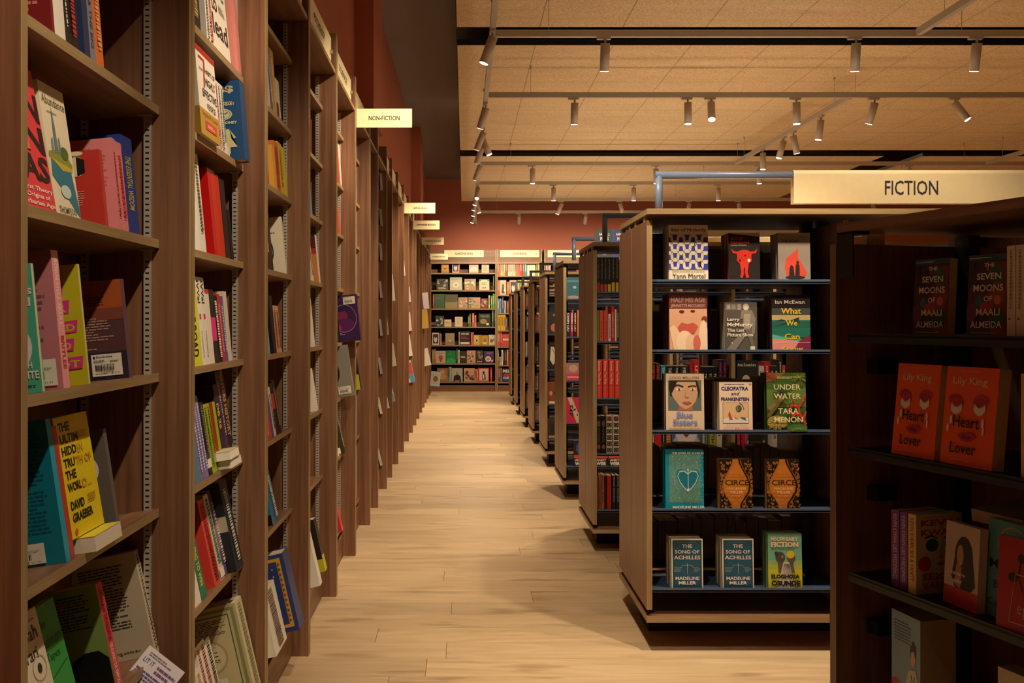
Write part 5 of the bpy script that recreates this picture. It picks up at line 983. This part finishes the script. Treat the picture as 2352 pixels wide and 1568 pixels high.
# rear side of second island: display seen through the top gap
rear(1, 0, 0, [(q.uniform(.03,.06), .2, q.choice(['#b8685a','#c98a9a','#5a6a4a','#caa080'])) for _ in range(3)])
gfront(2, 0, [('f',1300,1334,.165,'#3f6a74','blue-green face-out book',dict(rough=.18,F=[('e',.6,.55,.12,.06,'#9ab4b4'),('e',.5,.1,.4,.08,'#a08a80'),('r',.1,.8,.9,.86,'#5f8a90')])), ('f',1338,1372,.18,'#4a3a34','dark face-out book',{})])
gfront(2, 1, [('s',1301,1309,.19,'#2a2a44','navy book with white capitals',dict(S=sp('CIXIN LIU','#efe6d8',.03,.75,.6,.04))), ('s',1310,1317,.19,'#b02a48','crimson book with white capitals',dict(S=sp('CIXIN LIU','#efe6d8',.03,.75,.6,.04))), ('s',1318,1324,.19,'#3a2024','dark book with white capitals',dict(S=sp('CIXIN LIU','#efe6d8',.03,.75,.6,.04))), ('s',1325,1334,.205,'#c9774a','orange book',{}), ('f',1338,1372,.20,'#d8cfc0','white face-out book',{})])
gfront(2, 2, [('f',1300,1334,.135,'#b07a74','face-out book with red foot',dict(F=[('r',0,0,1,.42,'#d8485a'),('e',.5,.7,.3,.2,'#c9a090'),('b',.1,.2,.9,.3,1,'#f0d8d0')])), ('f',1337,1372,.2,'#8a4a40','brown-red face-out book',{})])
gfront(2, 3, [('f',1300,1334,.195,'#cf2f56','pink book with cream stripe and bubbles',dict(F=[('p',[(.1,1),(.4,1),(1,.2),(1,0),(.75,0)],'#cdbd9c')]+scatter(12,['#2c2228','#4a3a40'],.3,.25,.9,.7,.04,.07,4,.7))), ('f',1337,1372,.2,'#5a3a34','dark face-out book',{})])
gfront(2, 4, [('f',1318,1345,.195,'#2a2a3a','dark face-out book with red and white title',dict(F=[tc('ANDY',.22,.30,'#f0e8d8',.04), tc('WEIR',.06,.19,'#f0e8d8',.05), ('e',.5,.7,.3,.2,'#3a5a8a'),('r',0,.32,1,.45,'#d8483a')])), ('f',1367,1396,.195,'#2a2620','dark face-out book with red and white title',dict(F=[tc('ANDY',.22,.30,'#f0e8d8',.04), tc('WEIR',.06,.19,'#f0e8d8',.05),('r',0,.32,1,.45,'#d8483a')])), ('f',1398,1427,.195,'#2a2620','dark face-out book with red and white title',dict(F=[tc('ANDY',.22,.30,'#f0e8d8',.04), tc('WEIR',.06,.19,'#f0e8d8',.05),('r',0,.32,1,.45,'#d8483a')]))])
gfront(3, 1, [('f',1259,1283,.21,'#3a3836','dark face-out book with pink foot',dict(F=[('e',.6,.3,.35,.18,'#c0786c'),('e',.7,.85,.2,.06,'#a0a09a')]))])
gfront(3, 2, [('f',1258,1283,.235,'#2c2b26','black book with white dress drawing',dict(F=[('p',[(.3,.9),(.6,.9),(.9,.4),(.5,.2),(.2,.4)],'#cfc8b8'),('l',[(.4,.85),(.7,.6)],.03,'#2c2b26')]))])
gfront(3, 3, [('f',1258,1283,.21,'#8a4a30','brown book with embracing couple',dict(F=[('e',.3,.5,.15,.1,'#c9a080'),('e',.7,.5,.15,.1,'#3a2a24'),('r',.1,.05,.9,.15,'#e0d0b8')]))])
gfront(3, 4, [('f',1258,1283,.20,'#4a3a38','dark face-out book with figure',dict(rough=.15,F=[('e',.5,.5,.25,.3,'#2a2222'),('r',.1,.1,.9,.2,'#a09080')]))])
for isl, x0, x1 in ((4, 1229, 1241), (5, 1207, 1216)):
    for s_ in range(5): gfront(isl, s_, many(x0, x1, 3, .20, ['#201e20','#2a2a34','#d0c8b8','#8a3a30','#4a5a6a'], None, isl*10+s_, parts=False))

# ---------------------------------------------------------------- near island, seen at an angle
U = Vector((math.cos(A0), math.sin(A0))); V = Vector((-math.sin(A0), math.cos(A0)))
def tpx(px, q_):
    r = (px-1067)/F35; return (r*(NF.y + V.y*q_) - (NF.x + V.x*q_)) / (U.x - U.y*r)
NSH = ['top shelf', 'second shelf', 'third shelf', 'bottom visible shelf']
def near(s_, kind, px, px2, q_, W, tk, H, c, look, n, **o):
    t = tpx(px, q_); z = NZ[s_] + .0006 + o.pop('lift', 0); rot = o.pop('rot', 0); lean = o.pop('lean', -3)
    lab = mklab(look, f'{NSH[s_]} of dark right island')
    if kind == 'f': W = W or (tpx(px2, q_) - t); M = NM @ T(t, q_, z + tk*max(0, math.sin(math.radians(-lean)) if lean > -80 else .03)) @ RZ(rot) @ RX(lean)
    else:
        tk = tk or (tpx(px2, q_) - t); M = NM @ T(t + tk, q_, z) @ RZ(90 + rot)
    return book(M, W, tk, H, c, label=lab, group=f'books on the {NSH[s_]} of the dark right island', rough=.4, **o)
SEV = [('r',0,.93,1,1,'#1d4a5c'),('r',.62,0,1,.90,'#7a1f30'),('e',.3,.5,.28,.18,'#5a2038'),('e',.7,.72,.22,.16,'#2f5a34'),('e',.75,.5,.22,.16,'#8a3a28'),('e',.25,.75,.18,.12,'#321828'),('e',.5,.62,.16,.10,'#4a1c28'),('e',.3,.42,.10,.07,'#2d6a62'),('e',.78,.44,.09,.06,'#c86a5a'),('e',.5,.34,.18,.08,'#a83038'),('e',.12,.28,.16,.12,'#6a2a5a'),('e',.75,.22,.22,.12,'#1f4a34'),('p',[(.46,.80),(.54,.80),(.5,.92)],'#b02c38'),
 ('b',.04,.955,.96,.975,1,'#d8d0c0'), ('r',.05,.80,.16,.92,'#2a1822'), tc('THE',.845,.895,'#efe6d8',.02,.42,.68), tc('SEVEN',.69,.77,'#efe6d8',.02,.24,.86), tc('MOONS',.545,.63,'#efe6d8',.02,.16,.92), tc('OF',.42,.49,'#efe6d8',.02,.44,.66), tc('MAALI',.25,.335,'#efe6d8',.02,.26,.86), tc('ALMEIDA',.095,.18,'#efe6d8',.02,.12,.92), ('b',.15,.03,.85,.045,1,'#e0b090')]
for n, (px, cop) in enumerate(((2096, 4), (2219, 3))):
    for c_ in range(cop):
        near(0, 'f', px, 0, .085 + c_*.027, .118, .026, .193, '#3a1a2c' if c_ == 0 else '#efe4d0', ('paperback in jewel colours with hand lettering, ' + ('left' if n == 0 else 'right') + (' stack front' if c_ == 0 else f' stack {ORD[c_]} copy')), n, F=SEV if c_ == 0 else (), pages='#cbb88e', spc='#3a1a2c')
for n, (a, b_) in enumerate(((2313, 2332), (2334, 2352), (2354, 2374))):
    near(0, 's', a, b_, .045, .135, None, .205, '#d6c9b0', f'white spine, {ORD[n]} of a pale trio', n, S=small('#8a8070', .3, .95, .25)+[('e',.4,.2,.15,.012,'#4a4a5a')])
def petal(u, v, s, n=7): return [('e', u + s*.8*(i-(n-1)/2)/n*1.6, v - s*.25*math.cos((i-(n-1)/2)*.45), s*.10, s*.26, '#ece2d0') for i in range(n)]
LIL = [('b',.2,.955,.8,.965,1,'#f09a50'), tc('Lily King',.80,.895,'#e9d9b4',.005,.14,.80), ('e',.22,.665,.14,.055,'#b02038'), ('e',.72,.675,.15,.06,'#c0304a'), ('e',.25,.635,.14,.05,'#b82840'), ('e',.70,.645,.14,.05,'#b02038')] + petal(.25,.59,.17) + petal(.70,.60,.17) + [('e',.17,.45,.025,.045,'#ece2d0'),('e',.78,.45,.025,.045,'#ece2d0'),('e',.12,.37,.022,.045,'#ece2d0'),('e',.80,.37,.02,.045,'#ece2d0'),
 tc('Heart',.385,.50,'#1f1a18',.01,.22,.72), ('p',[(.32,.30),(.42,.345),(.5,.33),(.60,.345),(.68,.30),(.58,.25),(.42,.25)],'#b0224a'), tc('the',.275,.32,'#1f1a18',0,.42,.58,.3), tc('Lover',.12,.235,'#1f1a18',.01,.20,.70), ('b',.2,.055,.65,.065,1,'#f09a50')]
for n, (px, px2, cop) in enumerate(((2047, 2148, 1), (2158, 2290, 3))):
    for c_ in range(cop):
        near(1, 'f', px + (0 if c_ == 0 else 0), px2, .030 + c_*.036, .150 if n == 0 else .160, .034, .234 - .004*c_, '#f0561a' if c_ == 0 else '#e8d8c0', 'bright orange book with hands and petals, ' + (('left copy', 'right stack front')[n] if c_ == 0 else f'right stack {ORD[c_]} copy'), n, F=LIL if c_ == 0 else (), spc='#d84a20', pages='#cbb88e', lean=-6)
near(2, 's', 2047, 2065, .04, .13, None, .198, '#7a3a86', 'purple paperback, left of the pair', 0, S=sp('KEVIN KWAN LIES WEDDINGS', '#d8b8e0', .05, .9, .5))
near(2, 's', 2067, 2084, .04, .13, None, .198, '#7a3a86', 'purple paperback, right of the pair', 1, S=sp('KEVIN KWAN LIES WEDDINGS', '#d8b8e0', .05, .9, .5))
SXV = [('b',.15,.96,.85,.975,1,'#b8504a'), tc('KEVIN',.85,.93,'#b0242c',.03,.10,.94), tc('KWAN',.73,.81,'#b0242c',.03,.10,.90), ('l',[(.18,.70),(.32,.73),(.46,.69)],.02,'#1d1a1a'), ('l',[(.60,.69),(.74,.73),(.88,.71)],.02,'#1d1a1a'), ('o',.34,.61,.17,.10,.12,'#e0d8b0'), ('e',.34,.61,.14,.08,'#2f5a3c'), ('o',.74,.61,.15,.10,.12,'#e0d8b0'), ('e',.74,.61,.12,.08,'#2f5a3c'), ('l',[(.52,.56),(.50,.46),(.58,.45)],.012,'#a08a60'), ('p',[(.42,.37),(.52,.39),(.64,.37),(.52,.345)],'#b0404a'), ('e',.18,.38,.14,.09,'#b82a34'), tc('SEX &',.175,.26,'#b0242c',.03,.12,.86), tc('VANITY',.07,.145,'#b0242c',.03,.12,.94)]
near(2, 's', 2086, 2104, .035, .140, None, .20, '#c9c096', 'cream paperback with green sunglasses face, spine visible', 2, spc='#d8c078', S=sp('KEVIN KWAN SEX & VANITY', '#b0242c', .05, .85, .5, .02), F=SXV)
near(2, 'f', 2166, 0, .060, .118, .022, .198, '#c0a898', 'book with long-haired woman and red foot', 3, rot=-5, F=[('r',0,.0,1,.22,'#b81822'),('e',.56,.62,.26,.24,'#18120f'),('p',[(.34,.70),(.80,.70),(.92,.30),(.80,.22),(.34,.22),(.22,.34)],'#18120f'),('e',.46,.62,.10,.13,'#b0806a'),('p',[(.36,.52),(.52,.48),(.5,.22),(.32,.26)],'#a87460'),tc('Stephanie',.36,.42,'#e6d8c0',.01,.10,.62),tc('Danler',.28,.34,'#e6d8c0',.01,.16,.55)])
near(2, 'f', 2262, 0, .075, .150, .03, .225, '#4f8f8c', 'teal book with black serif lettering', 4, rot=-4, F=[('o',.52,.76,.30,.2,.06,'#b8a878'),('t','MOST',.06,.50,.80,.60,'#14181a',.01),('t','BELOVED',.16,.30,.98,.38,'#14181a',.01),('t','Cather',.04,.12,.6,.19,'#14181a',0)])
near(2, 'f', 2287, 0, .022, .135, .025, .205, '#a81620', 'red book standing forward of the row', 5, rot=3, spc='#d82a34', F=[('e',.45,.80,.07,.05,'#1d1214'),('e',.30,.58,.09,.05,'#1d1214'),('e',.6,.58,.06,.06,'#1d1214'),('l',[(.45,.80),(.40,.6),(.5,.45)],.02,'#1d1214'),('l',[(.25,.1),(.35,.62),(.8,.62),(.7,.1),(.25,.1)],.01,'#c8a0a0'),('t','eg',.4,.16,.6,.30,'#c8a0a0',0)])
WOM = [('b',.1,.72,.70,.93,7,'#3a5a70'),('e',.16,.10,.34,.24,'#b8202c'),('t','PACHI',.02,.12,.40,.18,'#e6c8b0',.02),('p',[(.45,.0),(.98,.0),(.98,.30),(.85,.50),(.62,.48),(.48,.30)],'#cfc4b4'),('e',.76,.62,.09,.09,'#d0a890'),('p',[(.66,.72),(.86,.74),(.84,.60),(.80,.68),(.70,.66),(.68,.58)],'#14100f'),('e',.76,.74,.04,.03,'#14100f'),('l',[(.70,.44),(.76,.30),(.82,.44)],.02,'#14100f'),('r',.72,.16,.80,.30,'#14100f')]
near(3, 'f', 2048, 0, .06, .120, .10, .265, '#7a9cb0', 'thick blue and white book with woman drawing', 0, F=WOM, pages='#b39c70', lean=0, rot=-6)
b = near(2, 'f', 2230, 0, .12, .155, .03, .215, '#b8b4ac', 'pale blue book lying on top of the row', 6, lift=.228, lean=-84)
for n, (px, c) in enumerate(((2292, '#c9b890'), (2330, '#20263a'))):
    near(3, 'f', px, 0, .08+.0*n, .12, .05, .22 - .03*n, c, f'{cname(c)} book, {ORD[n+1]} from left', n+1, lean=0)
near(1, 's', 2345, 2375, .03, .15, None, .23, '#d9b020', 'yellow book at the right photo edge', 5)
# ---------------------------------------------------------------- far wall books
PHOTO = [('r',.12,.12,.88,.88,'#1f1d1c'),('e',.5,.45,.25,.25,'#cfc4b4'),('e',.5,.68,.12,.12,'#3a3634')]
def frow(bay, zs, r, ybot, items):
    S_ = F35/(FY+.03); n = 0
    for kind, x0, x1, yt, c, *art in items:
        X0, X1 = (960+.2423*x0-1067)/S_, (960+.2423*x1-1067)/S_; H = (ybot-yt)*.2423/S_
        z = zs[r] + .0006; nm = {0: 'GARDENING', 1: 'COOKING', 2: 'third far'}[bay]
        lab = f'{cname(c)} {"cover" if kind == "f" else "spine"}, {ORD[n]} from left, {ORD[r]} shelf down, {nm} bookcase'; n += 1
        g = f'books in the {nm} bookcase'
        if kind == 'f': book(T(X0, FY+.03, z + .0028) @ RX(-6), X1-X0-.004, .025, H, c, F=art[0] if art else (), label=lab, group=g, parts=False)
        else: book(T(X1-.001, FY+.025, z) @ RZ(90), .15, max(.006, X1-X0-.003), H, c, S=art[0] if art else (('r',.25,.3,.75,.85,hexmix(c,'#ffffff' if sum(lin(c)) < 1 else '#302820',.45)),), label=lab, group=g, parts=False)
def sc2(cols, seed, n=14): return scatter(n, cols, .1, .1, .9, .9, .06, .16, seed)
def ti(s, c='#e6dccb', v=.7): return [('t', s, .1, v, .9, v+.14, c, .03)]
frow(0, FWZ, 0, 358, [('f',222,293,255,'#d09428',[('e',.5,.45,.18,.14,'#2a2420'),('e',.5,.5,.1,.1,'#e0d0b0'),('b',.15,.06,.85,.14,1,'#2a2420')]),('f',325,390,255,'#d8a88c',PHOTO),('s',390,397,255,'#c84a44'),('f',484,575,237,'#d8a486',[('r',0,.68,1,1,'#5a2028'),('p',[(.1,.3),(.5,.5),(.9,.35),(.9,.1),(.1,.1)],'#e6c4a8')]),('f',604,675,268,'#cdb394',[('b',.15,.2,.85,.8,6,'#8a7258')])])
frow(0, FWZ, 1, 522, [('f',176,288,415,'#4a4538',sc2(['#8a8468','#2a2a22','#b0a888'],1)+[('b',.15,.1,.85,.3,2,'#d8d0b8')]),('f',302,420,400,'#a8aca0',[('r',.02,.02,.98,.78,'#c4c0a4'),('e',.5,.4,.25,.2,'#e6dfc8'),('e',.5,.4,.12,.1,'#c8a83a')]),('f',440,550,415,'#b58a60',sc2(['#d8b48a','#7a8a58','#e6d0a8'],2)),('f',580,678,420,'#cfc69c',[('b',.2,.5,.8,.75,3,'#6a8a50'),('t','77',.3,.1,.7,.28,'#4a5a38',.03),('e',.1,.9,.1,.07,'#4a6a38'),('e',.9,.9,.1,.07,'#4a6a38')]),('s',712,722,385,'#5c7040')])
frow(0, FWZ, 2, 695, [('s',140,150,560,'#c8505e'),('f',152,253,558,'#466040',[('b',.1,.7,.6,.74,1,'#c06a60')]),('f',256,378,562,'#5a5c38',[('r',0,0,1,.5,'#8e8450'),('b',.1,.45,.9,.52,1,'#2a2a1c')]),('f',382,472,590,'#bf9678',sc2(['#e0c8a8','#7a6a58','#8a9a6a','#d0785a'],3)),('f',478,592,590,'#bf9678',sc2(['#e0c8a8','#7a6a58','#8a9a6a','#d0785a'],4)),('f',594,663,600,'#7a3a34',sc2(['#c9888a','#6a8a3a','#d8b0a0'],5)),('s',667,682,570,'#d0c498'),('s',690,707,575,'#5f9a3a'),('s',709,722,555,'#6aa83c'),('s',724,738,555,'#74b045')])
frow(0, FWZ, 3, 868, [('f',165,246,765,'#3f4a3a',sc2(['#9aa08a','#c9c8b0','#24281e'],6)),('f',250,318,800,'#d8c49e',[('b',.15,.4,.85,.75,3,'#a88a50')]),('f',350,425,775,'#ddcbaa',[('o',.5,.45,.22,.16,.2,'#8a7a60'),('b',.2,.75,.8,.85,2,'#8a7a60')]),('s',473,485,765,'#4a7a3c'),('s',487,501,745,'#7b8a40'),('s',512,533,740,'#d8644e'),('s',535,552,760,'#e09c84'),('f',575,690,745,'#35352a',[('t','VEGAN',.12,.72,.88,.88,'#8a9a6a',.02),('e',.4,.4,.28,.2,'#8a8a4a'),('e',.45,.4,.14,.1,'#c06a3a'),('e',.75,.2,.12,.09,'#e0dcc8')]),('s',700,712,712,'#5f7a52'),('s',714,725,712,'#2f4a3c'),('s',727,738,712,'#34584a')])
frow(0, FWZ, 4, 1042, [('f',135,200,925,'#dcc8b0',PHOTO),('s',202,211,925,'#c05a62'),('s',212,222,935,'#e0b8a8'),('f',260,348,930,'#a88e6c',[('p',[(.1,.2),(.5,.4),(.9,.25),(.9,.1),(.1,.1)],'#7a8078'),('e',.5,.35,.12,.08,'#d0c8b0')]),('s',385,396,918,'#cfc3aa'),('f',398,495,912,'#2f2b2a',ti('OVER HERE','#d8ccb8',.74)+[('b',.1,.45,.9,.65,2,'#c0504a'),('r',.05,.05,.95,.22,'#d8ccb4')]),('s',500,512,920,'#d8685c'),('s',514,527,920,'#e08a7a'),('f',530,588,948,'#cfa848',[('e',.5,.45,.25,.2,'#e6dcc8'),('e',.5,.45,.15,.14,'#2a2622')]),('s',589,599,945,'#c8a03a'),('f',602,666,950,'#b88e2a',[('e',.5,.5,.18,.2,'#8a6a4a'),('r',.2,.1,.8,.3,'#d8c49a')]),('f',670,738,945,'#cdbfa4',[('e',.4,.4,.25,.18,'#8a5a3c'),('e',.7,.5,.15,.12,'#6a8a9a')])])
frow(0, FWZ, 5, 1215, [('s',135,145,1085,'#a0b048'),('s',146,156,1085,'#d09248'),('s',157,168,1080,'#d8685a'),('f',170,264,1098,'#bfae8c',[('t','ROOT',.15,.72,.85,.88,'#8a6a5a',.02),('e',.5,.45,.24,.2,'#b8504a'),('r',.4,.1,.6,.4,'#7a5a4a')]),('f',267,360,1095,'#237f44',[('e',.5,.1,.5,.3,'#2fa35c'),('o',.1,.6,.3,.3,.05,'#1a5a34'),('b',.3,.7,.7,.76,1,'#a8c060')]),('s',362,378,1080,'#30603a'),('s',380,395,1090,'#ddd4b8'),('f',400,458,1100,'#38351f',[('t','RURAL',.1,.42,.9,.58,'#d8d0a8',.03)]),('f',462,548,1095,'#bf957c',sc2(['#8a5a4a','#e0c0a8','#6a4a40'],7)),('f',552,620,1095,'#474030',sc2(['#8a7a50','#b08a6a','#2a2a20'],8)+[('b',.1,.1,.9,.2,1,'#d8d0b8')]),('f',625,722,1100,'#43365e',[('e',.42,.35,.28,.22,'#e0dcd8'),('e',.42,.35,.18,.14,'#c8783c'),('t','FEAST',.3,.74,.9,.9,'#a86a78',.03),('e',.8,.2,.12,.1,'#d8a090')])])
frow(0, FWZ, 6, 1390, [('f',180,288,1258,'#96704c',[('e',.5,.7,.2,.15,'#c09a70'),('e',.5,.35,.35,.2,'#b88a60')]),('s',290,303,1250,'#8fb4ac'),('s',304,318,1250,'#9ab85e'),('f',320,425,1260,'#a8a496',[('p',[(.15,0),(.85,0),(.8,.4),(.6,.5),(.4,.5),(.2,.4)],'#1c1b20'),('e',.5,.6,.12,.12,'#a87a60'),('r',.3,.0,.7,.1,'#c85a50')]),('f',435,540,1262,'#c09678',sc2(['#5a3a34','#e0c8a8','#8a5a48','#2f2a2a'],9)),('s',542,555,1270,'#e07e60'),('s',556,569,1270,'#d8745c'),('f',572,675,1258,'#c8605a',[('r',.1,.1,.9,.9,'#cfae98'),('e',.5,.65,.12,.1,'#3a2a26'),('p',[(.35,.15),(.7,.15),(.65,.55),(.4,.55)],'#24302c'),('r',.45,.2,.55,.5,'#e6e0d0')]),('s',685,702,1258,'#cc463e')])
frow(1, FWZ2, 0, 385, [('s',758,770,240,'#d8542f'),('s',772,783,242,'#e0a486'),('s',785,797,240,'#e4d8b8'),('s',799,812,242,'#d8d890'),('s',814,828,240,'#acb034'),('s',830,845,232,'#d8452f'),('s',850,866,255,'#e8dcc0'),('s',867,881,255,'#e4d6b8'),('s',882,894,255,'#ece2c8'),('s',896,910,250,'#e8dcc0'),('s',911,925,250,'#e0d4b4'),('s',928,945,238,'#e08a5a'),('s',946,964,238,'#e0707c'),('s',965,985,238,'#d84a34'),('s',990,1006,252,'#dc5834'),('s',1008,1031,252,'#3a9a98'),('f',1034,1116,240,'#dcd0b0'),('s',1120,1135,238,'#bdb640'),('s',1137,1152,238,'#e4d89a'),('s',1153,1172,238,'#e8dcb0')])
frow(1, FWZ2, 1, 560, [('s',758,774,420,'#d8642f'),('f',776,838,420,'#cdb494',[('e',.5,.6,.18,.14,'#5a4a40'),('p',[(.25,.1),(.75,.1),(.65,.5),(.35,.5)],'#3a3a3a'),('e',.75,.3,.14,.1,'#ece2cc')]),('s',841,853,435,'#d0702f'),('s',854,867,435,'#dc8040'),('f',870,938,420,'#d8a088',PHOTO),('s',944,960,418,'#b0b438'),('s',962,980,418,'#bcc04a'),('s',988,1010,418,'#e4dcc0'),('s',1012,1034,418,'#ece4cc'),('s',1037,1060,418,'#bcc450')])
frow(1, FWZ2, 2, 728, [('s',757,772,590,'#5494ac'),('s',774,790,590,'#84aaac'),('s',795,810,575,'#54458e'),('s',812,824,610,'#a8bc80'),('s',825,837,610,'#8aa8a0'),('s',845,858,612,'#d84a44'),('s',860,872,590,'#bcae34'),('s',873,886,595,'#c8b840'),('s',888,902,598,'#d09440'),('s',903,918,598,'#d8a04a'),('s',922,945,580,'#c8343c')])
frow(1, FWZ2, 3, 890, [('s',757,783,742,'#d0a438'),('s',784,811,742,'#d4a83c'),('s',812,831,742,'#cfa034'),('s',833,848,762,'#60527a'),('s',862,882,762,'#d4ac48')])
frow(1, FWZ2, 4, 1058, [('s',755,768,920,'#cc544c'),('s',769,781,920,'#d0584e'),('s',782,795,920,'#cc544c'),('f',798,890,925,'#b84c3c',ti('MISO','#f0e0c8',.42)),('s',893,904,925,'#3a342e'),('s',905,915,925,'#8a8058')])
frow(1, FWZ2, 5, 1228, [('s',755,767,1085,'#6e8442'),('s',770,788,1150,'#cfae8c'),('s',790,805,1085,'#e8dcc4'),('s',806,820,1085,'#38322e'),('s',822,836,1085,'#463c34'),('s',840,857,1082,'#d46e5e'),('s',872,884,1120,'#4c9a3c'),('s',886,898,1110,'#58a844'),('s',900,914,1105,'#3c8a3c')])
frow(1, FWZ2, 6, 1395, [('s',755,765,1245,'#cc4a44'),('s',767,781,1245,'#6c4e8e'),('s',783,793,1260,'#d4963e'),('f',795,892,1262,'#303c74',[('r',.03,.5,.97,.97,'#2c2c34'),('t','MED',.1,.66,.9,.92,'#d8d0c8',.03),('e',.5,.48,.35,.1,'#c02c3c'),('t','CUIRE',.12,.2,.9,.36,'#d8d4cc',.03)]),('s',903,915,1245,'#d4a440')])
frow(2, FWZ2, 0, 385, [('s',1212,1225,245,'#e8dcd0'),('s',1227,1240,245,'#e0a0a8'),('s',1242,1256,245,'#ece4d4')])

if REST.v:
    tag(REST.build('book'), 'smallest far or half-hidden books filling the gaps between the others', 'books', kind='stuff')
